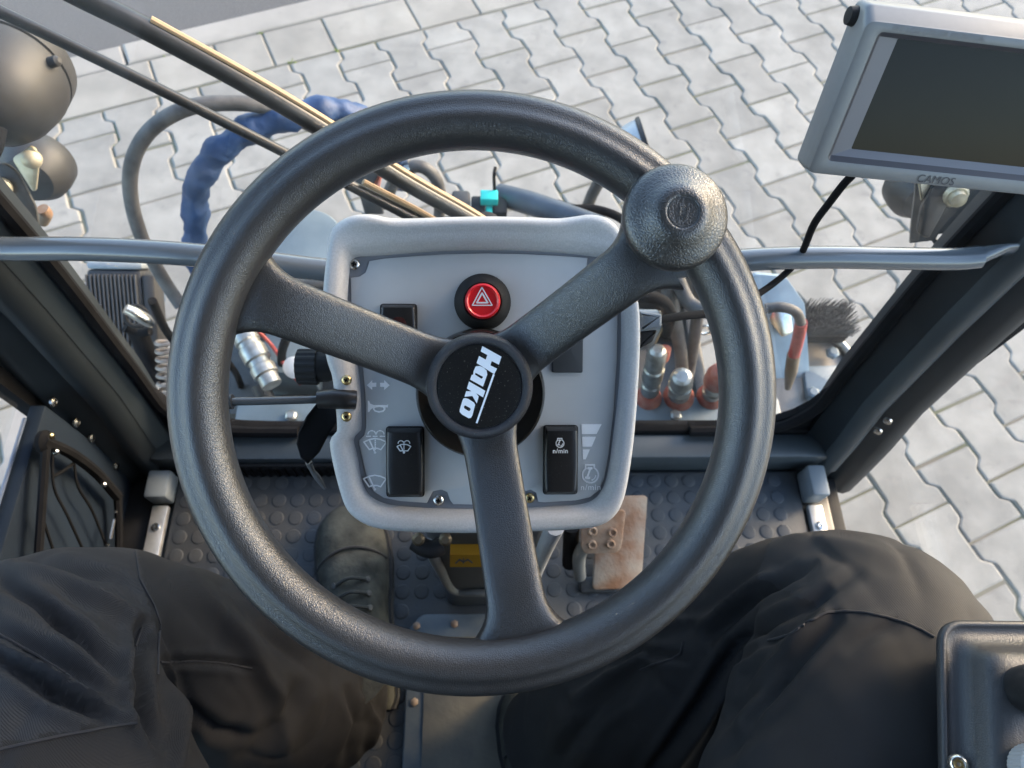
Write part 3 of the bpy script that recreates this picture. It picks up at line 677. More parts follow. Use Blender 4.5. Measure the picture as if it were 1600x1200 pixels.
# symbols printed on the plate (traced from the zoomed photograph: 5x crop at 480,560)
Z5 = lambda x, y: P_(480+x/5, 560+y/5)
wiper_sym = stroke(arc((528, 760), 135, 234, 306, 12)[::1], 8)
def scr(poly): return [[poly]]
marks = []
marks += [[[(466, 210), (508, 170), (508, 190), (540, 190), (540, 222), (508, 222), (508, 246)]], [[(570, 190), (602, 190), (602, 170), (645, 210), (602, 246), (602, 222), (570, 222)]]]
marks += [[[(474, 330), (484, 333), (492, 352), (520, 364), (620, 364), (634, 358), (630, 384), (612, 382), (612, 400), (596, 418), (560, 424), (528, 416), (514, 398), (512, 388), (494, 402), (486, 418), (474, 420)], [(534, 384), (524, 394), (536, 406), (562, 411), (588, 406), (598, 396), (592, 384), (566, 379)]]]
def screen_sym(cx_, top, bot, w0, w1, hub_y):
    a = stroke([(cx_-w0, top+28), (cx_-w0*.5, top+8), (cx_, top), (cx_+w0*.5, top+8), (cx_+w0, top+28), (cx_+w1, bot), (cx_+w1*.4, bot-10), (cx_-w1*.4, bot-10), (cx_-w1, bot)], 11, True)
    a += stroke([(cx_, hub_y), (cx_-w0*.5, top+14)], 12); a += [[arc((cx_, hub_y), 10, 0, 330, 10)]]
    return a
marks += screen_sym(529, 912, 1002, 88, 45, 1022)
marks += screen_sym(531, 625, 712, 88, 45, 735)
marks += stroke([(462, 608), (496, 608)], 9)+stroke([(514, 608), (548, 608)], 9)+stroke([(570, 608), (606, 608)], 9)
for cx_ in (505, 570): marks += stroke(arc((cx_, 592), 30, 180, 235, 4, 28), 10)+stroke(arc((cx_, 592), 30, 250, 290, 3, 28), 10)+stroke(arc((cx_, 592), 30, 305, 360, 4, 28), 10)
for y in range(636, 712, 17): marks += stroke([(532, y), (532, y+9)], 10)
print_mark('symbol', marks, Z5, WN, M['print_grey'], plate)
# right-hand side: rising bar triangle, engine symbol, n/min (crop 7.5x at 840,640)
Z7 = lambda x, y: P_(840+x/7.5, 640+y/7.5)
m2 = [[[(514, 170), (750, 170), (690, 286), (516, 286)]], [[(521, 318), (684, 318), (632, 434), (524, 434)]], [[(526, 466), (612, 466), (562, 584), (530, 584)]]]
def engine(cx_, cy_, r, w):
    a = stroke(arc((cx_, cy_), r, -60, 240, 30), w)
    a += stroke([(cx_+r*.5, cy_-r*.86), (cx_+r*.5, cy_-r*1.28), (cx_-r*.62, cy_-r*1.28), (cx_-r*.62, cy_-r*.86)], w)
    a += [[[(cx_-r*.38, cy_-r*.98), (cx_+r*.26, cy_-r*.98), (cx_+r*.26, cy_-r*.70), (cx_-r*.38, cy_-r*.70)]]]
    a += stroke([(cx_-r*.05, cy_-r*.7), (cx_-r*.42, cy_+r*.34)], w*1.1); a += stroke([(cx_-r*.6, cy_+r*.34), (cx_-r*.1, cy_+r*.36)], w*1.3)
    a += stroke(arc((cx_, cy_), r*.68, 5, 75, 8), w*.8)
    return a
print_mark('symbol', m2+engine(618, 765, 92, 19), Z7, WN, M['print_grey'], plate)
text_mesh('symbol_text', 'n/min', P_(840+622/7.5, 640+912/7.5), WE, WU, .0068, M['print_grey'], plate, .0003, 1.1)
RK = lambda k, dx=0, dy=0: (lambda x, y: PW(x, y, PH+.0096))
hR = .0098
print_mark('symbol', [[[(a/5+480, b/5+560) for a, b in l] for l in lp] for lp in
    (lambda: (lambda c: stroke([(c-54, 688), (c-26, 674), (c, 670), (c+26, 674), (c+54, 688), (c+30, 722), (c-30, 722)], 7, True)+stroke([(c, 734), (c-28, 680)], 7)+[[arc((c, 734), 9, 0, 330, 10)]]
      +stroke(arc((c-24, 664), 22, 180, 330, 6), 6)+stroke(arc((c+24, 664), 22, 210, 360, 6), 6)+stroke([(c, 650), (c, 712)], 5))(756))()], lambda x, y: PW(x, y, PH+hR), WN, M['print'], sw1, .0006)
print_mark('symbol', [[[(a/7.5+840, b/7.5+640) for a, b in l] for l in lp] for lp in engine(262, 396, 46, 11)], lambda x, y: PW(x, y, PH+hR), WN, M['print'], sw2, .0006)
text_mesh('symbol_text', 'n/min', PW(840+266/7.5, 640+486/7.5, PH+hR), WE, WU, .0050, M['print'], sw2, .0006, 1.1, 0, .02)
MB().lathe([(.0060, 0), (.0060, .0012), (.0050, .0016)], PW(623, 507, PH+.0088), WN, 24).build('lens', mat('dark_red_lens', (.03, .008, .008), .25), sw3)
# steering shaft collar: big black disc with a bright rim
dc = PW(751, 613, BH+.0016)
MB().lathe([(.0515, 0), (.0512, .010), (.0498, .0185), (.0482, .0205), (.0465, .0190), (.0440, .0150), (.030, .0100), (.018, .012)], dc, WN, 72).build('column_collar', mat('collar_gloss', (.016, .015, .014), .22, coat=.4), console, smooth=50)
MB().lathe([(.020, .008), (.020, .040)], dc, WN, 32).build('steering_shaft', M['black_matt'], console)
# indicator stalk on the left
stk = MB().tube([PW(556, 625, BH+.008), PW(540, 624, BH+.010), PW(520, 623, BH+.010), PW(497, 624, BH+.010)], [.0075, .0082, .0082, .0070], 20, 4).build('indicator_stalk', M['black'], console)
MB().tube([PW(498, 624, BH+.010), PW(430, 626, BH+.014), PW(362, 627.5, BH+.018)], .0032, 14, 5).build('rod', mat('stalk_rod', (.05, .055, .06), .25, coat=.3), stk)
MB().tube([PW(364, 627.5, BH+.018), PW(350, 628, BH+.018)], .0058, 16, 0).build('end_cap', M['black'], stk)
# ribbed plastic knob on the left flank
kk = MB(); c = PW(489, 573, BH-.022)
for i in range(22):
    pass
prof = []
R = []
for x, r in ((-.0125, .0120), (-.0115, .0140), (.004, .0142), (.0050, .0128), (.013, .0122), (.022, .0090)):
    R.append([c+WE*x+(WU*math.cos(t)+WN*math.sin(t))*(r*(1+(.06 if (k//2) % 2 and x < .0045 else 0))) for k, t in enumerate(np.linspace(0, 2*math.pi, 64, endpoint=False))])
kk.rings(R).build('ribbed_knob', M['black_matt'], console, smooth=25)
# cable plug on the right flank
plug = MB()
def PX(a, b, h): return QW(a, b, h)
a0 = LW(1014, 504, BH-.010)
plug.slab(rounded([(a0[0]-.010, a0[1]-.008), (a0[0]+.009, a0[1]-.004), (a0[0]+.009, a0[1]+.007), (a0[0]-.010, a0[1]+.009)], .002), QW, BH-.016, BH-.001, .003)
plug.build('cable_plug', mat('plug_plastic', (.12, .135, .15), .4), console)
MB().slab(rounded([(a0[0]-.010, a0[1]-.022), (a0[0]+.002, a0[1]-.016), (a0[0]+.006, a0[1]-.006), (a0[0]-.010, a0[1]-.008)], .002), QW, BH-.018, BH-.004, .002).build('plug_bracket', M['black_matt'], console)
# warped black flap hanging on the left of the console, with a frayed cord
fp = [(520, 618), (497, 626), (480, 650), (466, 676), (462, 694), (470, 714), (482, 724), (497, 708), (510, 680), (524, 660), (530, 640)]
lv = thing('rubber_flap', tuple(PW(490, 690, BH-.05)), 'torn black rubber flap hanging below the indicator stalk', 'flap')
MB().slab(np.array([LW(*p, BH-.045) for p in fp]), lambda a, b, h: QW(a, b, h+.006*math.sin(a*160)), BH-.052, BH-.046, .0015, 2).build('flap', M['rubber'], lv, smooth=40)
MB().tube([PW(482, 722, BH-.05), PW(488, 735, BH-.055), PW(496, 746, BH-.058), PW(508, 764, BH-.06)], [.0030, .0022, .0030, .0016], 8, 5).build('frayed_cord', M['hose'], lv)

# steering column below the console: grey cover down to the floor, yellow sticker
col = thing('steering_column', (.012, .235, .45), 'grey steering column cover rising from the floor to the console', 'steering column')
R = []
for z, y0, y1, hw in ((.452, .185, .330, .062), (.50, .190, .325, .062), (.62, .200, .310, .066), (.76, .215, .300, .078), (.90, .222, .302, .085), (1.02, .225, .31, .085)):
    o = rounded([(.012-hw, y0), (.012+hw, y0), (.012+hw, y1), (.012-hw, y1)], .022)
    R.append([(a, b, z) for a, b in o])
MB().rings(R).build('column_cover', mat('column_grey', (.085, .092, .10), .5, bump=.1, bscale=800, bdist=.0003), col)
cu = MB().tube([at_z(868, 822, .88), at_z(850, 860, .74), at_z(834, 900, .58), at_z(826, 925, .47)], .010, 10, 6).build('side_rail', M['housing'], col)
MB().tube([at_z(668, 850, .80), at_z(688, 890, .64), at_z(708, 922, .54), at_z(745, 926, .54), at_z(800, 927, .54)], [.007, .007, .006, .006, .006], 10, 5).build('bracket_rim', mat('bracket_paint', (.20, .20, .19), .5), col)
MB().tube([at_z(648, 846, .82), at_z(664, 856, .82), at_z(678, 858, .82), at_z(690, 852, .82)], .010, 12, 4).build('tilt_lever', M['black_matt'], col)
for q in ((654, 842), (696, 842)): MB().lathe([(.007, 0), (.007, .004), (.004, .007), (.0001, .007)], at_z(*q, .835), (0, -.4, .9), 14).build('bolt', mat('dull_bolt', (.12, .095, .06), .5, .5), col)
stn = np.array([0, -.93, .37])
sp = at_y(725, 876, .193)
def ST(px, py): return at_p(px, py, sp, stn)
yl = MB(); q = [ST(703, 867), ST(762, 867), ST(762, 886), ST(703, 886)]
yl.add(q+[p-stn*.02 for p in q], [(0, 1, 2, 3), (0, 4, 5, 1), (1, 5, 6, 2), (2, 6, 7, 3), (3, 7, 4, 0), (7, 6, 5, 4)]).build('yellow_sticker', M['yellow'], col, smooth=0)
print_mark('sticker_symbol', stroke([(712, 880), (718, 874), (724, 878), (731, 874), (738, 879)], 2)+stroke([(724, 872), (724, 880)], 1.6), ST, stn, M['print_dark'], col, .0005)

# pedals
pedal = thing('accelerator_pedal', (.235, .28, .45), 'large worn brown treadle pedal hinged on the floor right of the column', 'pedal')
pn = np.array([0, -.36, .93]); pn /= np.linalg.norm(pn); p0 = at_z(968, 905, .475)
def FP(pl, p0, n): return [at_p(*q, p0, n) for q in pl]
def plate3(name, px, p0, n, th, m, parent, r=.006):
    ex = np.array([1., 0, 0]); ey = np.cross(n, ex); ey /= np.linalg.norm(ey)
    L2 = [((p-p0)@ex, (p-p0)@ey) for p in FP(px, p0, n)]
    return MB().slab(rounded(L2, r), lambda a, b, h: p0+ex*a+ey*b+n*h, -th, 0, min(.002, th*.4), 2).build(name, m, parent)
plate3('tread', [(950, 776), (1012, 774), (1002, 920), (926, 922), (930, 862)], p0, pn, .006, M['rust'], pedal, .008)
MB().box((.16, .20, .4502), (.24, .225, .462), .003).build('hinge', M['darksteel'], pedal)
brake = thing('brake_pedal', (.175, .27, .45), 'small rusty brake pedal with four round studs in front of the larger treadle', 'pedal')
p1 = at_z(940, 842, .60); bn = np.array([0, -.45, .89]); bn /= np.linalg.norm(bn)
bp_ = plate3('pedal_pad', [(908, 800), (978, 797), (972, 852), (966, 864), (914, 866), (908, 856)], p1, bn, .006, M['rust'], brake, .006)
for q in ((926, 830), (957, 832), (925, 851), (954, 850)):
    MB().lathe([(.0068, 0), (.0066, .002), (.0052, .0035), (.0034, .0030), (.0030, .0005)], at_p(*q, p1, bn), bn, 16).build('stud', M['rust'], bp_)
MB().tube([at_p(920, 850, p1, bn)-bn*.008, at_z(905, 868, .55), at_z(906, 900, .47)], .010, 10, 4).build('lever', mat('pedal_arm', (.16, .165, .16), .5), brake)
MB().tube([at_z(893, 822, .60), at_z(892, 850, .56), at_z(890, 880, .50)], .012, 10, 4).build('spring', M['rubber'], brake)
sp2 = thing('heel_stop', tuple(at_z(1105, 920, .452)), 'short brown worn strip on the studded mat right of the pedals', 'metal strip')
plate3('strip', [(1102, 900), (1122, 880), (1118, 920), (1088, 946)], at_z(1108, 915, .462), np.array([0, 0, 1.]), .008, M['rust'], sp2, .003)

# ================================================================== REAR-VIEW CAMERA MONITOR
mon_bl = at_d(1265, 262, .560); _a, _r, _b = math.radians(1.0), math.radians(-4.2), math.radians(23.7)
mh = np.array([math.sin(_a), math.cos(_a), 0]); _h = np.array([math.cos(_a), -math.sin(_a), 0]); _v = np.array([0, 0, math.cos(_b)])+mh*math.sin(_b)
MX = _h*math.cos(_r)+_v*math.sin(_r); MY = _v*math.cos(_r)-_h*math.sin(_r); MN = np.cross(MX, MY)
def PM(px, py, h=0): return at_p(px, py, mon_bl+MN*h, MN)
def LM(px, py, h=0): p = PM(px, py, h)-mon_bl; return np.array([p@MX, p@MY])
def QM(a, b, h=0): return mon_bl+MX*a+MY*b+MN*h
tl = LM(1356, 31); mh_ = tl[1]; mw_ = .212
monitor = thing('camera_monitor', tuple(QM(mw_/2, 0, -.02)), 'silver rear-view camera monitor with dark screen reflecting paving, above the grab rail', 'monitor')
fo = rounded([(0, -.004), (mw_, -.004), (mw_, mh_), (0, mh_)], .007, 6)
s0, s1 = LM(1292, 251), LM(1379, 50); io = rounded([(s0[0], s0[1]), (mw_-s0[0], s0[1]), (mw_-s0[0], s1[1]), (s0[0], s1[1])], .004, 6)
def scl(poly, d): return offset(ccw(np.array(poly)), d)
fo = ccw(fo); io = ccw(io)
def grow(poly, up, side, dn):
    q = poly.copy(); q[:, 1] += np.where(q[:, 1] > mh_/2, up*1.0, -dn); q[:, 0] += np.where(q[:, 0] > mw_/2, side, -side); return q
fo2 = grow(fo, .0085, .0012, .0018)
R = [[QM(a, b, -.026) for a, b in scl(fo2, -.003)], [QM(a, b, -.0245) for a, b in fo2], [QM(a, b, -.012) for a, b in fo2], [QM(a, b, -.0095) for a, b in scl(fo2, -.0008)], [QM(a, b, -.0020) for a, b in scl(fo, .0006)], [QM(a, b, -.0004) for a, b in scl(fo, -.0004)], [QM(a, b, 0) for a, b in scl(fo, -.0018)], [QM(a, b, .0002) for a, b in scl(io, .0012)], [QM(a, b, -.0002) for a, b in io]]
MB().rings(R, True, False).build('frame', M['silver'], monitor, smooth=35)
c0, c1 = LM(1330, 238, -.006), LM(1415, 62, -.006)
x0s, y0s = s0[0]+.0185, s0[1]+.0090
io2 = ccw(rounded([(x0s, y0s), (mw_-x0s, y0s), (mw_-x0s, s1[1]-.004), (x0s, s1[1]-.004)], .0012, 6))
MB().rings([[QM(a, b, 0) for a, b in io], [QM(a, b, -.0035) for a, b in scl(io, -.0035)]], False, False).build('inner_bevel', M['bezel2'], monitor, smooth=30)
MB().rings([[QM(a, b, -.0035) for a, b in scl(io, -.0034)], [QM(a, b, -.0062) for a, b in io2]], False, False).build('screen_surround', M['bezel'], monitor, smooth=30)
MB().rings([[QM(a, b, -.0090) for a, b in scl(io2, .001)], [QM(a, b, -.0063) for a, b in scl(io2, .001)]], True, True).build('screen', M['lcd'], monitor, smooth=30)
MB().box((0, 0, 0), (1, 1, 1), 0, fr=lambda p: QM(.016+p[0]*(mw_-.032), .012+p[1]*(mh_-.024), -.044+p[2]*.0185)).build('back_shell', M['silver_side'], monitor)
vb = MB()
for i in range(14): vb.box((0, 0, 0), (1, 1, 1), 0, fr=lambda p: QM(.045+i*.0085+p[0]*.004, mh_-.0125+p[1]*.003, -.044+p[2]*.017))
vb.build('cooling_rib', M['black_matt'], monitor)
MB().lathe([(.006, -.006), (.007, -.002), (.006, .003), (.003, .004)], QM(-.003, mh_-.002, -.019), -MX, 16).build('swivel_knob', M['black_matt'], monitor)
MB().tube([QM(mw_/2, .06, -.058), QM(mw_/2+.02, .062, -.075), QM(mw_/2+.08, .075, -.075), np.array([.600, .47, 1.33])], .011, 12, 5).build('bracket_arm', M['black_matt'], monitor)
qa, qb = LM(1428, 278), LM(1496, 284)
cpos = LM(1462, 281)
text_mesh('brand_text', 'CAMOS', QM(cpos[0], cpos[1]-.0002, .0004), MX, MY, .0090, mat('ink', (.05, .05, .06), .5), monitor, .0003, 1.05, 0, 0)
tpos = LM(1466, 52)
text_mesh('small_text', 'TFT LCD COLOR MONITOR', QM(tpos[0], tpos[1]-.0002, .0004), MX, MY, .0050, mat('grey_ink', (.18, .18, .19), .5), monitor, .0003, 1.12, .25)
cable = thing('monitor_cable', tuple(at_d(1255, 385, .66)), 'black cable looping from the monitor down behind the rail to the console plug', 'cable')
MB().tube([QM(.055, .004, -.040), at_d(1335, 268, .60), at_d(1318, 288, .615), at_d(1295, 318, .64), at_d(1272, 350, .68), at_d(1258, 384, .735), at_d(1246, 408, .765), at_d(1222, 432, .77), at_d(1190, 456, .745), at_d(1150, 478, .70), at_d(1110, 489, .65), at_d(1065, 494, .61), PW(1030, 500, BH-.008), PW(1016, 503, BH-.008)], .0036, 12, 6).build('cord', M['rubber'], cable)

# ================================================================== ARMREST CONSOLE, RIGHT
arm = thing('armrest_console', (.40, -.12, .70), 'black grained armrest console with knobs beside the right thigh', 'armrest')
AZ = 1.105; a0 = at_z(1466, 968, AZ-.02); ax0, ay1 = a0[0], a0[1]
_e = at_z(1470, 1200, AZ-.02)-a0; _t = math.atan2(-_e[0], -_e[1])      # the armrest is toed out a little at the front
def ar(i, rc):
    i2 = i if i < .006 or i in (.018, .06) else .006+(i-.006)*1.45
    q = ccw(rounded([(ax0+i2, -.42), (ax0+.20-i2, -.42), (ax0+.20-i2, ay1-i2), (ax0+i2, ay1-i2)], rc, 8))-np.array([ax0, ay1])
    return q@np.array([[1.0, -.10*math.sin(_t)], [math.tan(_t), 1.0]])+np.array([ax0, ay1])
R = [[(a, b, AZ-z) for a, b in ar(i, rc)] for z, i, rc in ((.16, .06, .016), (.05, .018, .016), (.028, .003, .016), (.024, .0005, .016), (.0205, .0002, .016), (.0185, .0012, .0155), (.0180, .0032, .014), (.0190, .0046, .013), (.0205, .0060, .012), (.0203, .0090, .011), (.0180, .0125, .010), (.0120, .0150, .010), (.0060, .0168, .010), (.0025, .0190, .0105), (.0008, .0225, .011), (.0, .028, .012))]
M['arm'] = mat('grained_armrest', (.028, .029, .031), .40, bump=.25, bscale=620, btype='leather', bdist=.0004, var=.1, vscale=12)
MB().rings(R).build('shell', M['arm'], arm, smooth=60)
kq_ = at_z(1604, 1078, AZ)
MB().lathe([(.0145, 0), (.0150, .006), (.0145, .018), (.0125, .022), (.0001, .023)], kq_, (0, 0, 1), 40).build('knob', M['black'], arm)
kc = at_z(1610, 1205, AZ); R = []
for h, r in ((0, .014), (.002, .0150), (.014, .0150), (.016, .0135)):
    R.append([kc+np.array([math.cos(t)*r*(1+(.03 if k % 2 else 0)), math.sin(t)*r*(1+(.03 if k % 2 else 0)), h]) for k, t in enumerate(np.linspace(0, 2*math.pi, 72, endpoint=False))])
MB().rings(R).build('knurled_knob', mat('grey_knob', (.30, .30, .30), .5), arm, smooth=20)
scp = at_z(1497, 1194, AZ-.016)
ws = MB().lathe([(.0062, -.001), (.0062, .0008), (.0050, .0030), (.0042, .0034), (.0036, .0014)], scp, (-.35, 0, .94), 28).build('recessed_screw', M['steel'], arm)
MB().lathe([(.0034, .0012), (.0026, .0022), (.0014, .0022), (.0012, .0012)], scp, (-.35, 0, .94), 6).build('socket', M['brass'], ws)
MB().box((ax0+.03, -.36, .45), (ax0+.16, -.10, AZ-.155), .01).build('stand', M['black_matt'], arm)

# ================================================================== SEAT
seat = thing('driver_seat', (.0, -.30, .45), 'dark fabric driver seat under the person', 'seat')
MB().box((-.24, -.52, .74), (.24, -.13, .86), .04).build('cushion', M['seat'], seat)
MB().box((-.23, -.66, .84), (.23, -.54, 1.50), .04).build('backrest', M['seat'], seat)
MB().box((-.17, -.50, .445), (.17, -.20, .739), .02).build('seat_base', M['black_matt'], seat)

# ================================================================== PERSON (seen from the lap down)
def loft(path, rad, tw=None, n=36, k=10):
    """path of centres, rad = [(half width, half depth)]"""
    pts, t = spline([np.array(p, float) for p in path], k); tk = np.linspace(0, 1, len(path))
    ra = np.interp(t, tk, [r[0] for r in rad]); rb = np.interp(t, tk, [r[1] for r in rad])
    T = np.gradient(np.array(pts), axis=0); T /= np.linalg.norm(T, axis=1)[:, None]; R = []
    for p, tt, a, b in zip(pts, T, ra, rb):
        u = np.array([1., 0, 0]); u -= tt*(u@tt); u /= np.linalg.norm(u); w = np.cross(tt, u)
        R.append([p+u*a*math.cos(q)+w*b*math.sin(q) for q in np.linspace(0, 2*math.pi, n, endpoint=False)])
    return R
body = MB()
LEG_L = [(-.13, -.40, .95), (-.19, -.24, .958), (-.295, -.08, .962), (-.366, .026, .956), (-.368, .080, .912), (-.332, .090, .83), (-.268, .066, .73), (-.225, .046, .635), (-.184, .048, .535)]
RAD_L = [(.110, .095), (.108, .094), (.108, .094), (.106, .088), (.100, .084), (.092, .084), (.094, .092), (.092, .092), (.072, .084)]
LEG_R = [(.13, -.40, .95), (.18, -.24, .960), (.258, -.09, .965), (.328, .030, .964), (.342, .090, .920), (.298, .092, .83), (.228, .050, .73), (.150, .016, .635), (.095, -.010, .545)]
RAD_R = [(.110, .095), (.110, .096), (.105, .092), (.104, .090), (.096, .085), (.090, .086), (.096, .096), (.094, .096), (.074, .080)]
body.rings(loft(LEG_L, RAD_L)); body.rings(loft(LEG_R, RAD_R))
body.rings(loft([(0, -.50, .94), (0, -.46, .95), (0, -.38, .955), (0, -.28, .945)], [(.12, .09), (.20, .115), (.205, .115), (.12, .085)]))
body.rings(loft([(0, -.44, .95), (0, -.47, 1.08), (0, -.485, 1.16)], [(.17, .12), (.175, .115), (.165, .11)]))
me = bpy.data.meshes.new('tmp'); me.from_pydata(body.v, [], body.f); me.update()
bm = bmesh.new(); bm.from_mesh(me); bmesh.ops.recalc_face_normals(bm, faces=bm.faces); bm.to_mesh(me); bm.free()
tmp = bpy.data.objects.new('tmp', me); COL.objects.link(tmp)
md = tmp.modifiers.new('r', 'REMESH'); md.mode = 'VOXEL'; md.voxel_size = .0040; md.use_smooth_shade = True
sm = tmp.modifiers.new('s', 'SMOOTH'); sm.factor = .5; sm.iterations = 12
bme = bpy.data.meshes.new_from_object(tmp.evaluated_get(bpy.context.evaluated_depsgraph_get()))
bpy.data.objects.remove(tmp)
nv = len(bme.vertices); V = np.empty(nv*3, np.float32); bme.vertices.foreach_get('co', V); V = V.reshape(-1, 3).astype(float)
NN = np.empty(nv*3, np.float32); bme.vertices.foreach_get('normal', NN); NN = NN.reshape(-1, 3).astype(float)
PXY, DEP = proj(V)
fac = np.einsum('ij,ij->i', NN, (CC-V)/np.linalg.norm(CC-V, axis=1)[:, None])
facing = np.clip((fac+.15)/.4, 0, 1)
def seg_dist(P, line):
    d = np.full(len(P), 1e9); line = [np.array(q, float) for q in line]
    s = np.zeros(len(P)); best = np.zeros(len(P))
    for i, (a, b) in enumerate(zip(line[:-1], line[1:])):
        ab = b-a; t = np.clip(((P-a)@ab)/(ab@ab), 0, 1); q = a+t[:, None]*ab; r = P-q; dd = np.hypot(r[:, 0], r[:, 1])
        sg = np.sign(ab[0]*r[:, 1]-ab[1]*r[:, 0]); u = dd < d; d[u] = dd[u]; s[u] = sg[u]; best[u] = (i+t[u])/(len(line)-1)
    return d, s, best
disp = np.zeros(nv)
leftm = (V[:, 0] < 0)
# lower, broad unevenness of the cloth
for i in range(nv):
    p = V[i]; q = Vector((p[0]*9+p[1]*4, p[1]*7-p[0]*5, p[2]*8)); disp[i] = .0042*noise.noise(q)+.0016*noise.noise(q*2.7)-.0022*max(0, .22-abs(noise.noise(Vector((p[0]*16+p[1]*9+p[2]*3, p[1]*6-p[0]*11, p[2]*11+5)))))/.22
# folds: (line in the picture, width px, depth m, which leg)
folds = [
 ([(0, 905), (60, 940), (130, 1000), (195, 1062)], 14, -.0085, 1), ([(20, 880), (110, 905), (190, 945), (235, 980)], 16, .0050, 1),
 ([(0, 1030), (88, 1088), (165, 1118)], 14, -.0075, 1), ([(0, 1010), (110, 1072), (205, 1125)], 12, .0055, 1),
 ([(0, 960), (90, 1010), (180, 1080)], 18, .0040, 1),
 ([(0, 868), (90, 876), (190, 900), (225, 925)], 10, -.0035, 1), ([(222, 975), (214, 1040), (222, 1110), (250, 1160)], 12, -.0100, 1),
 ([(240, 1000), (262, 1060), (280, 1130), (286, 1200)], 13, .0075, 1), ([(250, 1035), (330, 1033), (400, 1045)], 8, -.0030, 1),
 ([(330, 880), (420, 985), (500, 1060)], 20, -.0060, 1), ([(290, 900), (380, 1000), (440, 1090), (450, 1180)], 18, .0050, 1),
 ([(470, 1070), (440, 1130), (380, 1180)], 18, -.0060, 1), ([(540, 1080), (560, 1130), (540, 1190)], 10, -.0050, 1), ([(570, 1090), (590, 1130), (580, 1180)], 9, .0045, 1),
 ([(300, 1110), (340, 1140), (400, 1150)], 14, -.0050, 1),
 ([(1020, 1200), (1090, 1100), (1120, 1050), (1150, 1008), (1215, 968), (1290, 925)], 10, -.0080, 2), ([(1055, 1200), (1120, 1105), (1160, 1050), (1250, 985)], 13, .0070, 2),
 ([(1110, 1000), (1150, 960), (1200, 918), (1270, 880)], 10, -.0065, 2), ([(1090, 980), (1140, 945), (1200, 895)], 12, .0055, 2),
 ([(1170, 1125), (1220, 1065), (1310, 968)], 11, -.0055, 2), ([(1150, 1090), (1215, 1030), (1290, 958)], 10, .0050, 2),
 ([(1330, 1010), (1370, 985), (1400, 978)], 14, -.0020, 2), ([(1210, 1000), (1280, 935), (1340, 895)], 14, -.0035, 2),
 ([(1100, 1200), (1160, 1150), (1220, 1110)], 18, -.0030, 2),
 ([(960, 1040), (1000, 1015), (1070, 1030)], 9, -.0045, 2), ([(900, 1090), (960, 1050), (1020, 1010)], 12, .0050, 2), ([(1000, 990), (1050, 970), (1100, 965)], 10, .0035, 2),
 ([(880, 1180), (930, 1110), (1000, 1060)], 18, -.0050, 2), ([(1240, 830), (1330, 850), (1400, 870)], 16, .0020, 2)]
for line, w, dep, leg in folds:
    d, s, b = seg_dist(PXY, line); env = np.sin(np.pi*np.clip(b*.86+.10, 0, 1))**.7
    m = facing*(leftm if leg == 1 else ~leftm)
    disp += m*env*dep*1.45*(np.exp(-(d/(.66*w))**1.6)-.5*np.exp(-((d-1.5*w)/(.85*w))**2))
V2 = V+NN*disp[:, None]
bme.vertices.foreach_set('co', V2.astype(np.float32).ravel()); bme.update(); bme.name = 'trousers'
P2, _ = proj(V2)
def inpoly(P, poly):
    x, y = P[:, 0], P[:, 1]; c = np.zeros(len(P), bool); n = len(poly)
    for i in range(n):
        (x1, y1), (x2, y2) = poly[i], poly[(i+1) % n]
        k = ((y1 > y) != (y2 > y)) & (x < (x2-x1)*(y-y1)/(y2-y1+1e-9)+x1); c ^= k
    return c
pat = (inpoly(P2, [(-80, 840), (215, 840), (232, 930), (246, 985), (205, 1055), (222, 1128), (95, 1150), (-80, 1185)]) & leftm) | (inpoly(P2, [(1180, 905), (1290, 957), (1350, 957), (1412, 972), (1459, 995), (1560, 1030), (1560, 790), (1220, 790)]) & ~leftm)
pat &= fac > -.2
person = thing('person', (0, -.30, .45), 'person in black work trousers and worn grey boots seated at the wheel', 'person')
bme.materials.clear(); trouser = link('trousers', bme, [M['cloth'], M['cloth2']], person, smooth=0); bme.shade_smooth()
fv = np.zeros(len(bme.polygons), np.int32)
for p in bme.polygons:
    if pat[list(p.vertices)].all(): fv[p.index] = 1
bme.polygons.foreach_set('material_index', fv); bme.update()
from mathutils.bvhtree import BVHTree
bvh = BVHTree.FromPolygons([Vector(v) for v in V2], [tuple(p.vertices) for p in bme.polygons])
def on_cloth(px, py, lift=.0004):
    d = Vector(ray(px, py)).normalized(); h = bvh.ray_cast(Vector(CC), d)
    return None if h[0] is None else np.array(h[0]+h[1]*lift)
SEAM = mat('seam_thread', (.012, .012, .015), .8)
for line in ([(-20, 985), (0, 992), (60, 1025), (118, 1063)], [(-20, 1176), (0, 1171), (95, 1150), (160, 1138), (222, 1128)], [(212, 862), (218, 905), (240, 945), (250, 975), (247, 1020), (246, 1060)], [(222, 980), (212, 1010), (203, 1050), (210, 1090), (222, 1128)], [(1200, 1001), (1232, 993), (1262, 972), (1292, 957), (1320, 955), (1350, 957), (1385, 964), (1412, 972), (1440, 984), (1462, 997)], [(250, 1035), (300, 1033), (350, 1037), (400, 1045)], [(1000, 1047), (1020, 1038), (1050, 1030), (1064, 1020), (1068, 1000)]):
    pts = [on_cloth(*q) for q in line]; pts = [p for p in pts if p is not None]
    if len(pts) > 1:
        full = []
        for a, b in zip(line[:-1], line[1:]):
            for t in np.linspace(0, 1, 9)[:-1]:
                q = on_cloth(a[0]+(b[0]-a[0])*t, a[1]+(b[1]-a[1])*t)
                if q is not None and (not full or np.linalg.norm(q-full[-1]) < .03): full.append(q)
        if len(full) > 2: MB().tube(full, .0011, 6, 0).build('seam', SEAM, trouser)
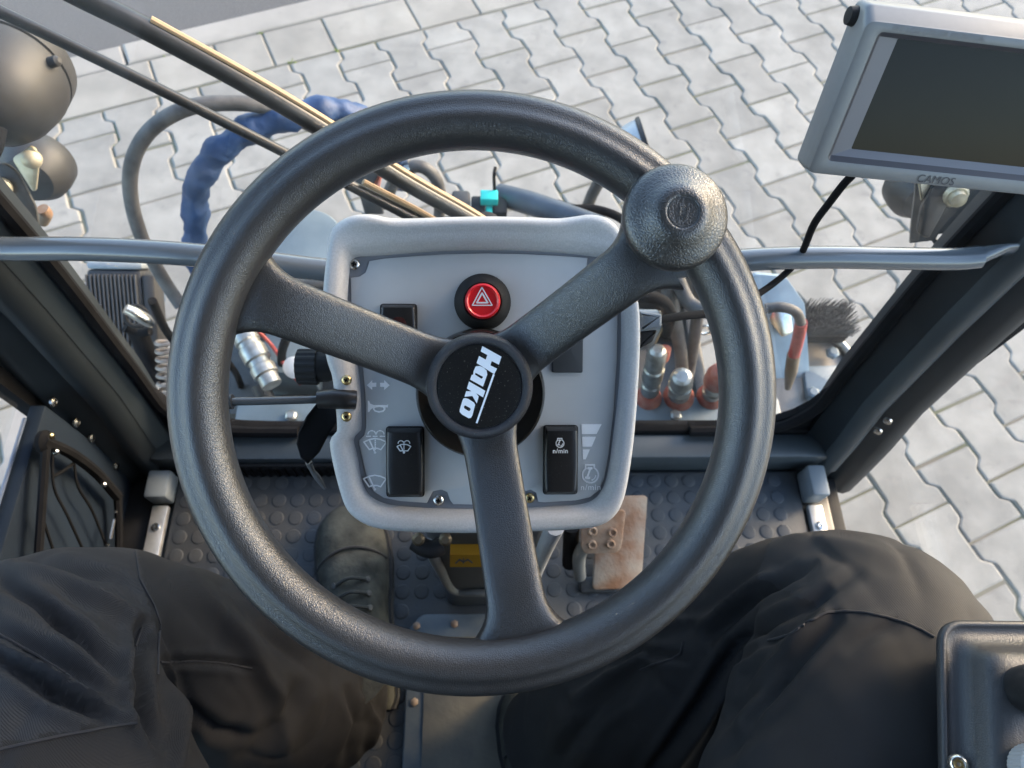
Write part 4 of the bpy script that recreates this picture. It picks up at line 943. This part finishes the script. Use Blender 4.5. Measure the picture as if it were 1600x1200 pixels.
# boots
def boot(toe, heel, z0, name='boot'):
    toe = np.array([*toe, 0.]); heel = np.array([*heel, 0.]); d = toe-heel; L_ = np.linalg.norm(d); d /= L_; q = np.array([d[1], -d[0], 0])
    st = [(0, .028, .050), (.04, .036, .072), (.15, .040, .105), (.30, .041, .110), (.45, .043, .098), (.58, .050, .084), (.70, .0545, .074), (.82, .053, .066), (.91, .046, .058), (.965, .034, .048), (1, .014, .036)]
    ss = np.linspace(0, 1, 40); R = []; S = []
    for s in ss:
        w = np.interp(s, [a[0] for a in st], [a[1] for a in st]); h = np.interp(s, [a[0] for a in st], [a[2] for a in st])
        c = heel+d*s*L_; ring_ = []
        cr = .0022*math.exp(-((s-.735)/.012)**2)+.003*math.exp(-((s-.60)/.018)**2)+.002*math.exp(-((s-.53)/.015)**2)
        for t in np.linspace(0, 2*math.pi, 36, endpoint=False):
            a = w*math.copysign(abs(math.cos(t))**.8, math.cos(t)); b = math.sin(t)
            z = .030+(h-.030-cr)*abs(b)**.85 if b > 0 else .030-.014*abs(b)**.5
            ring_.append(c+q*a+np.array([0, 0, z0+z])+np.array([0, 0, .0015*noise.noise(Vector((s*14, t*2.2, L_*9)))]))
        R.append(ring_)
        S.append([c+q*(w+.005)*math.copysign(abs(math.cos(t))**.6, math.cos(t))+np.array([0, 0, z0+(.026 if math.sin(t) > 0 else 0)]) for t in np.linspace(0, 2*math.pi, 24, endpoint=False)])
    b_ = MB().rings(R); c = heel+d*L_*.2
    b_.tube([c+np.array([0, 0, z0+.06]), c+np.array([0, 0, z0+.12])-d*.005, c+np.array([0, 0, z0+.20])-d*.01], [.044, .046, .052], 24, 4)
    bo = b_.build(name, M['boot'], person, smooth=60)
    MB().rings(S).build('sole', M['sole'], bo)
    LACE = mat('lace', (.03, .03, .026), .8)
    for i, s in enumerate((.36, .43, .50, .57)):
        h = np.interp(s, [a[0] for a in st], [a[2] for a in st]); c = heel+d*s*L_+np.array([0, 0, z0+h])
        MB().tube([c-q*.022-np.array([0, 0, .003]), c+d*.004+np.array([0, 0, .0085]), c+q*.022-np.array([0, 0, .001])], .0026, 6, 4).build('lace', LACE, bo)
        for sg in (-1, 1): MB().lathe([(.0042, 0), (.0040, .002), (.0022, .0024)], c+q*.024*sg-np.array([0, 0, .004]), np.array([0, 0, 1])+q*sg*.7, 10).build('eyelet', M['darksteel'], bo)
    hs, ws_ = .0725, .0547
    def zt(a): cs = min(1, abs(a)/ws_)**1.25; return .030+(hs-.030)*math.sqrt(max(0, 1-cs*cs))**.85
    tc = MB().tube([heel+d*L_*(.745-.06*(abs(a)/.05)**2)+q*a+np.array([0, 0, z0+zt(a)+.0004]) for a in np.linspace(-.052, .052, 17)], .0022, 6, 2)
    tc.build('toe_cap_seam', M['sole'], bo)
boot((-.207, .335), (-.150, .035), .452)
boot((.075, .075), (.115, -.21), .452)

# ================================================================== IN FRONT OF THE WINDSCREEN
def single(name, mb, m, label, cat, loc=None, group=None, smooth=40):
    c = np.array(mb.v); lo = c.min(0); hi = c.max(0)
    return tag(mb.build(name, m, None, tuple(loc if loc is not None else ((lo[0]+hi[0])/2, (lo[1]+hi[1])/2, lo[2])), smooth), label, cat, group)
# implement carrier: painted plate with lip, dark frame behind it
carrier = thing('implement_carrier', (.03, .60, .20), 'blue-grey steel carrier plate with dark frame just outside below the windscreen', 'implement mount')
MB().box((-.43, .478, .395), (.56, .560, .415), .005).build('carrier_plate', M['steelblue'], carrier)
MB().box((-.43, .472, .30), (.56, .4775, .410), .003).build('carrier_lip', M['darksteel'], carrier)
fr_ = MB().box((-.54, .5605, .25), (.46, .80, .335), .006); fr_.build('frame', M['darksteel'], carrier)
for x in (-.25, .02, .28, .42): MB().box((x, .565, .3355), (x+.022, .79, .375), .003).build('rib', M['darksteel'], carrier)
for x in (-.33, -.12, .18, .36, .50): MB().lathe([(.011, 0), (.011, .007), (.007, .010), (.0001, .010)], (x, .520, .4152), (0, 0, 1), 6).build('bolt', M['coupler'], carrier)
MB().tube([(-.40, .70, .34), (-.30, .74, .37), (-.15, .72, .36), (0, .76, .38), (.15, .72, .36), (.32, .75, .37), (.44, .72, .34)], .014, 12, 6).build('cross_hose', M['hose'], carrier)
MB().box((.06, .79, .3365), (.43, .81, .56), .006).build('back_plate', M['darksteel'], carrier)
MB().box((-.46, .74, .3365), (-.06, .76, .50), .006).build('back_plate', M['darksteel'], carrier)
MB().box((-.395, .60, .3355), (-.30, .70, .43), .006).build('side_bracket', M['steelblue'], carrier)
for sx in (-.34, .40): MB().box((sx, .60, .0), (sx+.05, .66, .249), .005).build('support_leg', M['darksteel'], carrier)
# hydraulic couplings
def coupling(a, b, r, label, skirt=None, capm=None, ring=None):
    a = np.array(a); b = np.array(b); ax = b-a; L_ = np.linalg.norm(ax); ax /= L_
    t = thing('hydraulic_coupling', tuple(a), label, 'hydraulic coupling', 'hydraulic couplings on the carrier plate')
    MB().lathe([(r*.8, 0), (r*.8, L_*.15), (r, L_*.17), (r, L_*.30), (r*.86, L_*.32), (r*.86, L_*.40), (r*1.06, L_*.42), (r*1.06, L_*.62), (r*.92, L_*.64), (r*.92, L_*.70), (r, L_*.72), (r, L_*.90), (r*.8, L_*.97), (r*.5, L_)], a, ax, 28).build('body', M['coupler'], t, smooth=30)
    if skirt: MB().lathe([(r*1.45, 0), (r*1.4, .008), (r*1.1, .018), (r*1.0, .020)], a-ax*.002, ax, 28).build('dust_skirt', M[skirt], t)
    if capm: MB().lathe([(r*1.12, L_*.62), (r*1.2, L_*.66), (r*1.15, L_*.9), (r*.8, L_*1.08), (r*.3, L_*1.13)], a, ax, 28).build('dust_cap', M[capm], t)
    if ring: MB().lathe([(r*1.02, L_*.90), (r*1.1, L_*.92), (r*1.1, L_*.96), (r*1.0, L_*.98)], a, ax, 28, False, False).build('marking_ring', M[ring], t)
    return t
for pts, r, lab in (([(238, 470), (262, 520), (300, 560), (340, 570)], .007, 'thin black cable sagging behind the left side of the wheel rim'), ([(352, 560), (372, 590), (378, 625), (360, 650)], .006, 'thin black cable below the big left coupling'), ([(450, 520), (440, 560), (452, 610), (480, 640)], .008, 'dark hose between the red tether and the console')):
    single('cable', MB().tube([at_y(*q, .62) for q in pts], r, 10, 6), M['rubber'], lab, 'cable', None, 'loose cables at the front left')
cl1 = coupling(at_y(425, 602, .555), at_y(374, 510, .660), .022, 'large steel coupling with a thin red ring, left of the console', None, None, 'redhose')
coupling(at_z(1013, 622, .416), at_y(1028, 545, .575), .017, 'steel coupling half hidden under the grey box right of the console', 'orange')
coupling(at_z(1060, 620, .416), at_y(1066, 588, .540), .020, 'bright domed steel coupling with an orange skirt, middle of the right-hand row', 'orange')
coupling(at_z(1110, 620, .416), at_y(1124, 582, .545), .018, 'short coupling closed by an orange dust cap beside the wheel rim', 'orange', 'orange')
single('tether_strap', MB().tube([at_y(398, 512, .67), at_y(425, 540, .65), at_y(448, 575, .60), at_y(470, 600, .58)], .0035, 8, 5), M['redhose'], 'thin red tether running from the big left coupling', 'strap')
single('guide_roller', MB().lathe([(.004, 0), (.019, .001), (.020, .010), (.012, .013), (.008, .0135)], at_y(462, 573, .60), (0, -.6, .8), 24), M['print'], 'small white plastic disc behind the ribbed knob', 'roller')
single('valve_pipe', MB().tube([at_y(405, 600, .60), at_y(425, 640, .56), at_y(440, 670, .53)], .016, 14, 5), M['darksteel'], 'dark pipe stub below the big left coupling', 'pipe')
# grey junction box with a bent handle, right of the console
jb = thing('junction_box', tuple(at_y(1010, 540, .62)), 'grey box with a black bent hose handle right of the console', 'box')
c = at_y(1012, 512, .62)
MB().box(c+np.array([-.035, -.02, -.045]), c+np.array([.016, .02, .030]), .006).build('box_body', M['sillgrey'], jb)
MB().box(c+np.array([.0162, -.018, -.042]), c+np.array([.0185, .018, .027]), .001).build('edge_trim', mat('tan_edge', (.45, .33, .20), .5), jb)
MB().tube([at_y(990, 462, .60), at_y(1018, 464, .60), at_y(1040, 475, .60), at_y(1047, 497, .60), at_y(1040, 520, .61)], .010, 12, 6).build('bent_hose', M['rubber'], jb)
single('orange_tip', MB().tube([at_y(1040, 545, .60), at_y(1036, 560, .595), at_y(1028, 566, .59)], [.010, .010, .006], 12, 4), M['orange'], 'orange plastic tip at the lower corner of the grey box', 'cap')
hl = [([(1056, 425), (1064, 450), (1078, 474), (1100, 486), (1130, 487)], .012, 'ribbed hose bending right behind the spinner-knob side of the wheel'),
      ([(1040, 425), (1048, 470), (1062, 540), (1066, 590)], .0125, 'straight dark hose dropping into the domed coupling'),
      ([(1092, 430), (1090, 490), (1080, 560), (1074, 592)], .011, 'thin dark hose next to the wheel rim, right of two others')]
for pts, r, lab in hl:
    single('hydraulic_hose', MB().tube([at_y(*q, .66-.02*i) for i, q in enumerate(pts)], r, 12, 6), M['hose'], lab, 'hose', None, 'hydraulic hoses at the front')
single('clamp_ring', MB().tube([at_y(1104, 516, .66)+np.array([.016*math.cos(t), 0, .013*math.sin(t)]) for t in np.linspace(0, 6.28, 24)], .003, 8, 0), M['steel'], 'bright wire ring seen just inside the right wheel rim', 'ring')
# pale blue side plate with its fittings, right
bpn = np.array([0, -.80, .60]); bp0 = at_y(1235, 560, .66)
bpl = thing('blue_side_plate', tuple(bp0), 'pale blue painted steel plate standing right of the wheel rim', 'steel plate')
plate3('plate', [(1180, 428), (1228, 432), (1258, 475), (1264, 560), (1266, 604), (1240, 642), (1195, 662), (1150, 640), (1150, 470)], bp0, bpn, .012, M['skyblue'], bpl, .008)
plate3('upper_lug', [(1200, 500), (1212, 478), (1236, 488), (1240, 520), (1222, 528)], bp0+bpn*.02, bpn, .014, M['steel'], bpl, .006)
for q in ((1225, 612), (1228, 646)): MB().lathe([(.008, 0), (.008, .006), (.005, .009), (.0001, .009)], at_p(*q, bp0, bpn), bpn, 6).build('bolt', M['coupler'], bpl)
rh = thing('red_sleeved_hose', tuple(at_y(1232, 605, .60)), 'black hose ending in a dull red sleeve and brown fitting by the blue plate', 'hose')
MB().tube([at_y(1196, 482, .62), at_y(1222, 480, .62), at_y(1244, 488, .615), at_y(1252, 506, .61)], .0085, 12, 6).build('hose', M['hose'], rh)
MB().tube([at_y(1252, 504, .61), at_y(1247, 530, .605), at_y(1240, 556, .60)], .0105, 14, 5).build('sleeve', M['redhose'], rh)
MB().tube([at_y(1240, 554, .60), at_y(1236, 580, .595), at_y(1231, 606, .59)], [.0115, .0115, .006], 14, 4).build('fitting', mat('brown_fitting', (.22, .17, .11), .5, .4), rh)
# brush
br = thing('scrubbing_brush', tuple(at_z(1295, 530, .40)), 'black bristle brush head lying in front of the right corner pillar', 'brush')
bc = at_z(1292, 498, .42); bb = MB()
MB().box(bc+np.array([-.05, -.03, -.05]), bc+np.array([.05, .035, -.01]), .008).build('brush_block', M['rubber'], br)
for i in range(26):
    for j in range(13):
        p = bc+np.array([-.048+i*.0038, -.034+j*.0056, -.011]); lean = np.array([.004*(i-8)/17+.002, .001*(j-6)/6, 0])
        q = p+lean+np.array([rng.normal(0, .0012), rng.normal(0, .0012), .030+rng.normal(0, .002)])
        bb.tube([p, (p+q)/2-lean*.15, q], [.0011, .0010, .0007], 4, 0)
tag(bb.build('bristle', M['bristle'], br), kind='stuff')
# round guard plate with a tubular rim
gp = thing('guard_plate', tuple(at_z(1260, 600, .33)), 'grey-brown rounded guard plate with tube rim beside the right corner pillar', 'guard')
gz = .345; gpl = [(1175, 672), (1200, 600), (1240, 535), (1275, 522), (1308, 530), (1332, 560), (1340, 590), (1318, 640), (1270, 690), (1210, 700)]
plate3('guard_sheet', gpl, at_z(1260, 600, gz), np.array([0, 0, 1.]), .006, mat('dirty_sheet', (.16, .155, .145), .45, .4, col2=(.22, .20, .17), vscale=22, bump=.2, bscale=80), gp, .02)
MB().tube([at_z(*q, gz+.008) for q in ((1236, 530), (1262, 519), (1290, 522), (1315, 538), (1332, 562), (1340, 585))], .008, 12, 6).build('rim_tube', M['coupler'], gp)
plate3('pad', [(1256, 572), (1318, 570), (1322, 612), (1262, 622)], at_z(1290, 595, gz+.012), np.array([0, 0, 1.]), .010, M['steelblue'], gp, .006)
for q in ((1299, 553), (1268, 616)): MB().lathe([(.013, 0), (.013, .009), (.008, .013), (.0001, .013)], at_z(*q, gz+.012), (0, 0, 1), 6).build('bolt', M['steelblue'], gp)
MB().box(at_z(1260, 640, gz)+np.array([-.03, -.03, -.345]), at_z(1260, 640, gz)+np.array([.03, .03, -.012]), .006).build('guard_post', M['darksteel'], gp)
# ribbed black unit on the left
M['fin'] = mat('fin_grey', (.05, .053, .058), .5)
ru = thing('ribbed_unit', tuple(at_y(200, 540, .74)), 'black finned housing beyond the left corner pillar', 'housing')
ex = np.array([.985, .10, -.14]); ex /= np.linalg.norm(ex); ez = np.array([.04, .80, .60]); ez -= ex*(ez@ex); ez /= np.linalg.norm(ez); ey = np.cross(ez, ex); c = at_y(184, 470, .80)
FRM = lambda p: c+(ex*p[0]+ey*p[1]+ez*p[2])*1.18
MB().box((-.045, 0, -.10), (.040, .07, .052), .006, fr=FRM).build('body', mat('finned_housing', (.03, .032, .036), .5), ru)
for i in range(13): MB().box((-.0445+i*.0062, -.008, -.10), (-.0420+i*.0062, -.0002, .044), .0006, fr=FRM).build('fin', M['fin'], ru)
MB().box((-.043, -.004, .0525), (.044, .072, .066), .006, fr=FRM).build('lid', M['sillgrey'], ru)
MB().box((.0405, -.002, -.10), (.060, .06, .044), .004, fr=FRM).build('side_cover', M['lampshell'], ru)
rg = thing('tap_ring', tuple(at_y(212, 492, .70)), 'black ring holding a bright metal tap in front of the finned housing', 'ring')
rc = at_y(213, 494, .715); nd = (CC-rc)/np.linalg.norm(CC-rc); u = np.cross(nd, [0, 0, 1]); u /= np.linalg.norm(u); w = np.cross(u, nd)
MB().tube([rc+(u*math.cos(t)+w*math.sin(t))*.0185 for t in np.linspace(0, 6.2832, 40)], .0042, 10, 0).build('ring_body', M['black_matt'], rg)
MB().tube([at_y(196, 482, .700), at_y(212, 490, .698), at_y(228, 500, .695), at_y(236, 507, .693)], [.009, .0115, .0115, .008], 14, 4).build('tap', M['steel'], rg)
MB().tube([at_y(195, 512, .70), at_y(215, 520, .70), at_y(235, 518, .70)], .008, 12, 4).build('collar', M['rubber'], rg)
MB().tube([at_y(214, 515, .71), at_y(232, 560, .68), at_y(245, 600, .64)], .018, 14, 4).build('stem', M['rubber'], rg)
sg = MB()
h0, h1 = at_y(258, 530, .69), at_y(262, 618, .62)
for k in range(1):
    ax = h1-h0; L_ = np.linalg.norm(ax); ax /= L_; a = np.cross(ax, [0, 1, 0]); a /= np.linalg.norm(a); b = np.cross(ax, a)
    sg.tube([h0+ax*L_*t+(a*math.cos(t*44)+b*math.sin(t*44))*.016 for t in np.linspace(0, 1, 150)], .0036, 8, 0)
single('coil_spring', sg, mat('rusty_spring', (.26, .20, .155), .55, .3, col2=(.36, .30, .25), vscale=60), 'brownish coil spring left of the wheel rim', 'spring')
# oval lid
lidc = at_y(478, 376, .74); 
ol = MB().lathe([(.055, -.012), (.060, -.010), (.061, -.002), (.058, .002), (.050, .003), (.0001, .004)], lidc, (0.05, -.12, 1), 48)
single('tank_lid', ol, M['steelblue'], 'flat round blue-grey lid at the left shoulder of the console', 'lid')
# hoses that stand up in loops
def loop(name, pts, r, y0, y1, m, label, wr=0, n=14, cat='hose'):
    P = [at_y(x, y, y0+(y1-y0)*i/(len(pts)-1)) for i, (x, y) in enumerate(pts)]
    mb = MB().tube(P, r, n, 10)
    if wr:
        v = []
        for p in mb.v:
            k = noise.noise(Vector(p)*38)*.55+noise.noise(Vector(p)*75)*.45; v.append(p)
        q = np.array(mb.v).reshape(-1, n, 3); ce = q.mean(1, keepdims=True)
        t = np.arange(len(q))
        for i in range(len(q)):
            for j in range(n):
                k = noise.noise(Vector(q[i, j])*34)*1.0+(.35-abs(noise.noise(Vector(q[i, j])*55+Vector((3, 1, 7)))))*1.1
                q[i, j] = ce[i, 0]+(q[i, j]-ce[i, 0])*(1+wr*k+.12*math.sin(i*.55+2*noise.noise(Vector((i*.11, 0, 0)))))
        mb.v = [tuple(p) for p in q.reshape(-1, 3)]
    return single(name, mb, m, label, cat, None, None, 70)
loop('hose', [(283, 478), (268, 456), (248, 424), (226, 382), (209, 332), (203, 282), (213, 236), (243, 196), (296, 168), (360, 161), (425, 169), (490, 198), (555, 238), (602, 270)], .0115, .72, .92, M['hose'], 'stiff grey-black hose standing in a tall loop left of the wheel')
loop('sleeved_hose', [(330, 470), (312, 415), (304, 360), (306, 305), (322, 262), (350, 230), (392, 204), (440, 184), (490, 172), (535, 174), (575, 192), (606, 222), (618, 252), (622, 285)], .0195, .74, .98, M['blue'], 'hose in a crumpled dark blue fabric sleeve arching beside the black loop', .30, 20)
dh = loop('bent_hose', [(600, 320), (618, 280), (640, 262), (662, 262), (680, 278), (688, 304), (686, 340)], .0115, .92, .92, M['hose'], 'short dark hose bend with a silver band above the console edge')
MB().tube([at_y(636, 264, .92), at_y(644, 261, .92)], .0135, 16, 0).build('silver_band', M['steel'], dh)
bk = thing('orange_edged_bracket', tuple(at_y(585, 285, .90)), 'dark bracket with a bright orange edge crossing behind the wiper arm', 'bracket')
bn_ = np.array([0, -.7, .7]); b0_ = at_y(580, 270, .90)
plate3('bracket_plate', [(548, 262), (582, 246), (598, 262), (590, 300), (600, 335), (570, 335), (560, 300)], b0_, bn_, .01, M['darksteel'], bk, .004)
plate3('orange_edge', [(592, 262), (599, 262), (593, 292), (582, 300), (578, 294), (588, 287)], b0_+bn_*.006, bn_, .006, M['orange'], bk, .002)
tc_ = thing('cable_connector', tuple(at_y(765, 320, .88)), 'black twin cable connector with a teal locking clip above the console', 'connector')
c = at_y(765, 322, .88)
MB().box(c+np.array([-.034, -.02, -.03]), c+np.array([-.008, .02, .006]), .004).build('plug', M['black_matt'], tc_)
MB().box(c+np.array([.006, -.02, -.03]), c+np.array([.032, .02, .006]), .004).build('plug', M['black_matt'], tc_)
MB().box(c+np.array([-.0075, -.022, -.03]), c+np.array([.0055, .01, .003]), .002).build('clip_stem', M['teal'], tc_)
MB().box(c+np.array([-.017, -.005, .0065]), c+np.array([.015, .018, .024]), .002).build('clip', M['teal'], tc_)
MB().box(c+np.array([-.070, -.01, -.035]), c+np.array([-.036, .03, .010]), .006).build('holder', M['lampshell'], tc_)
MB().tube([c+np.array([.01, .02, 0]), at_y(772, 275, .90), at_y(774, 262, .92)], .003, 8, 4).build('wire', M['rubber'], tc_)
single('dust_hose', MB().tube([at_y(780, 304, .92), at_y(830, 318, .88), at_y(880, 334, .84), at_y(940, 352, .80)], [.021, .022, .020, .016], 18, 6), mat('slate_hose', (.055, .070, .090), .5, var=.2, vscale=30), 'thick slate-blue hose slanting behind the console top edge', 'hose')
single('cable_bundle', MB().tube([at_y(870, 318, .88), at_y(895, 326, .86), at_y(925, 326, .86), at_y(960, 336, .84), at_y(985, 352, .82)], .008, 10, 6), M['rubber'], 'black cable bundle right of the thick slate-blue hose', 'cable')
# work lamp seen behind the wheel rim, upper right
wl = thing('work_lamp', tuple(at_y(1012, 260, 1.0)), 'small bright-rimmed work lamp peeping out above the wheel beside the spinner knob', 'lamp')
wc = at_y(1004, 232, 1.0); wa = np.array([.72, .10, .30]); wa /= np.linalg.norm(wa)
MB().lathe([(.020, -.07), (.040, -.05), (.052, -.02), (.055, 0), (.052, .004), (.046, -.002)], wc, wa, 40).build('lamp_body', M['silver_side'], wl)
MB().lathe([(.0535, .001), (.058, .003), (.058, .010), (.0535, .011)], wc, wa, 40, False, False).build('lamp_rim', M['lampshell'], wl)
MB().tube([wc-wa*.06, wc-wa*.10+np.array([0, -.02, -.10]), wc-wa*.12+np.array([0, -.05, -.35])], .012, 10, 4).build('lamp_post', M['darksteel'], wl)
# wipers
def wiper(pts, r0, label, tan):
    t = thing('wiper_arm', tuple(pts[-1]), label, 'wiper', 'windscreen wipers')
    P = [np.array(p) for p in pts]
    MB().tube(P, r0, 12, 6).build('arm', M['black'], t)
    return t, P
w1, P1 = wiper([at_y(x, y, .530) for x, y in ((-80, -22), (0, 18), (120, 76), (250, 140), (440, 236), (560, 296), (650, 342), (700, 372))], [.0053]*5+[.0062, .0072, .008], 'thinner lower black wiper rod slanting across the upper left of the windscreen', False)
w2, P2_ = wiper([at_y(x, y, .534) for x, y in ((60, -40), (130, -4), (230, 46), (370, 122), (500, 198), (620, 276), (722, 334), (760, 358))], [.0094]*5+[.0096, .0098, .011], 'thicker upper black wiper arm with a sunlit edge coloured in tan', True)
sp_ = MB().tube([p+np.array([.0058, .002, .0082]) for p in P2_[2:]], .0030, 8, 6); sp_.build('sunlit_edge', M['orange_edge'], w2)  # sunlit edge of the arm, coloured in as a separate strip
sp_ = MB().tube([p+np.array([.006, .003, .0085]) for p in P1[5:]], .0034, 8, 6); sp_.build('sunlit_edge', M['orange_edge'], w1)
MB().lathe([(.018, 0), (.018, .014), (.010, .02), (.0001, .02)], P2_[-1]+np.array([0, .006, -.01]), (0, -.3, 1), 20).build('pivot', M['black_matt'], w2)
MB().lathe([(.018, 0), (.018, .014), (.010, .02), (.0001, .02)], P1[-1]+np.array([0, .012, -.01]), (0, -.3, 1), 20).build('pivot', M['black_matt'], w1)
# headlamps on brackets outside each corner pillar
def headlamp(c, label, side):
    t = thing('headlamp', tuple(c), label, 'headlamp', 'headlamps outside the corner pillars')
    ax = np.array([.10*side, .95, -.16]); ax /= np.linalg.norm(ax)
    MB().lathe([(.012*.9, -.078), (.034*.9, -.071), (.055*.9, -.055), (.066*.9, -.034), (.0745*.88, -.006), (.0760*.88, .004), (.0760*.88, .012), (.0735*.88, .0125), (.0735*.88, .016), (.0765*.88, .017), (.0775*.88, .040), (.0740*.88, .046)], c, ax, 48).build('lamp_shell', M['lampshell'], t, smooth=35)
    MB().lathe([(.0640, .0445), (.052, .052), (.0001, .056)], c, ax, 48, True, True).build('lens', mat('lamp_lens', (.6, .62, .62), .08, .3), t)
    MB().lathe([(.004, -.004), (.006, 0), (.006, .010), (.003, .013)], c+np.array([.062, .01, .020]), (1, 0, .3), 12).build('adjuster', M['lampshell'], t)
    MB().tube([c-ax*.078+np.array([.004, 0, -.006]), c-ax*.10+np.array([-.004, 0, -.022]), c-ax*.104+np.array([-.026, 0, -.036]), c-ax*.09+np.array([-.075, 0, -.052])], [.017, .016, .0075, .0065], 14, 6).build('cable_boot', M['rubber'], t)
    return t
h_l = headlamp(at_y(4, 128, .70), 'black dome-backed headlamp at the upper left corner beyond the windscreen', -1)
ind = MB().lathe([(.010, -.040), (.032, -.034), (.045, -.014), (.047, 0), (.047, .018), (.044, .022)], at_y(57, 262, .74), (-.05, .93, -.25), 40)
single('indicator_lamp', ind, M['lampshell'], 'smaller black round lamp below the left headlamp, partly behind its tan bracket', 'lamp')
lb = thing('lamp_bracket', tuple(at_y(20, 340, .60)), 'black steel bracket with a tan yellow-zinc lug carrying the left headlamp', 'bracket', 'headlamp brackets')
ln = np.array([.35, -.80, .50]); ln /= np.linalg.norm(ln); l0 = at_y(30, 320, .60)
plate3('bracket_plate', [(-60, 330), (-40, 262), (10, 256), (30, 268), (62, 322), (64, 350), (58, 372), (78, 395), (-20, 420)], l0, ln, .007, M['darksteel'], lb, .006)
l1 = at_y(40, 262, .625)
plate3('lug', [(14, 250), (38, 236), (52, 226), (62, 232), (66, 252), (58, 298), (50, 300)], l1, ln, .005, M['zinc'], lb, .006)
MB().lathe([(.011, -.002), (.011, .006), (.007, .010), (.0001, .011)], at_p(50, 248, l1, ln), ln, 16).build('bolt', M['zinc'], lb)
MB().lathe([(.011, -.002), (.011, .006), (.007, .009), (.0001, .009)], at_p(4, 292, l0, ln), ln, 16).build('nut', M['zinc'], lb)
MB().tube([at_y(66, 326, .63), at_y(72, 334, .63), at_y(66, 346, .63)], .008, 10, 4).build('spacer', M['rust'], lb)
# right
rb = thing('lamp_bracket', tuple(at_y(1480, 370, .60)), 'dark steel bracket with slotted hole and nut under the monitor, at the right corner pillar', 'bracket', 'headlamp brackets')
rn = np.array([-.30, -.80, .52]); rn /= np.linalg.norm(rn); r0_ = at_y(1480, 330, .60)
ex = np.array([1., 0, 0]); ey = np.cross(rn, ex); ey /= np.linalg.norm(ey); ex = np.cross(ey, rn)
def R2(q): p = at_p(*q, r0_, rn)-r0_; return (p@ex, p@ey)
outl = [R2(q) for q in [(1432, 250), (1640, 250), (1640, 330), (1580, 350), (1520, 372), (1492, 384), (1462, 386), (1456, 376), (1422, 380), (1424, 350), (1430, 300)]]
hole = [R2(q) for q in [(1462, 374), (1466, 366), (1488, 363), (1487, 369), (1472, 378)]]
tb = MB(); flat2 = outl+hole; tr_ = tessellate_polygon([[Vector((*p, 0)) for p in outl], [Vector((*p, 0)) for p in hole]])
top = [r0_+ex*a+ey*b for a, b in flat2]; bot = [p-rn*.007 for p in top]; n_ = len(top); no = len(outl)
fcs = [tuple(t) for t in tr_]+[tuple(n_+i for i in t[::-1]) for t in tr_]
for s_, e_ in ((0, no), (no, n_)):
    k = e_-s_; fcs += [(s_+i, s_+(i+1) % k, n_+s_+(i+1) % k, n_+s_+i) for i in range(k)]
tb.add(top+bot, fcs).build('bracket_plate', M['darksteel'], rb)
plate3('stiffener', [(1425, 360), (1432, 318), (1462, 272), (1490, 262), (1500, 285), (1448, 372)], r0_+rn*.010, rn, .008, M['lampshell'], rb, .006)
plate3('lug', [(1420, 262), (1452, 262), (1446, 288), (1432, 312)], r0_+rn*.004, rn, .005, M['zinc'], rb, .004)
MB().lathe([(.016, 0), (.016, .008), (.0125, .012), (.010, .012), (.0095, .020), (.0001, .021)], at_p(1488, 300, r0_, rn)+rn*.004, rn+np.array([.2, -.1, -.2]), 24).build('bolt', M['zinc'], rb)
single('indicator_lamp', MB().lathe([(.010, -.040), (.030, -.034), (.042, -.014), (.044, 0), (.044, .018), (.040, .022)], at_y(1432, 296, .74), (.05, .93, -.25), 40), M['lampshell'], 'grey round lamp peeping out left of the slotted bracket under the monitor', 'lamp')
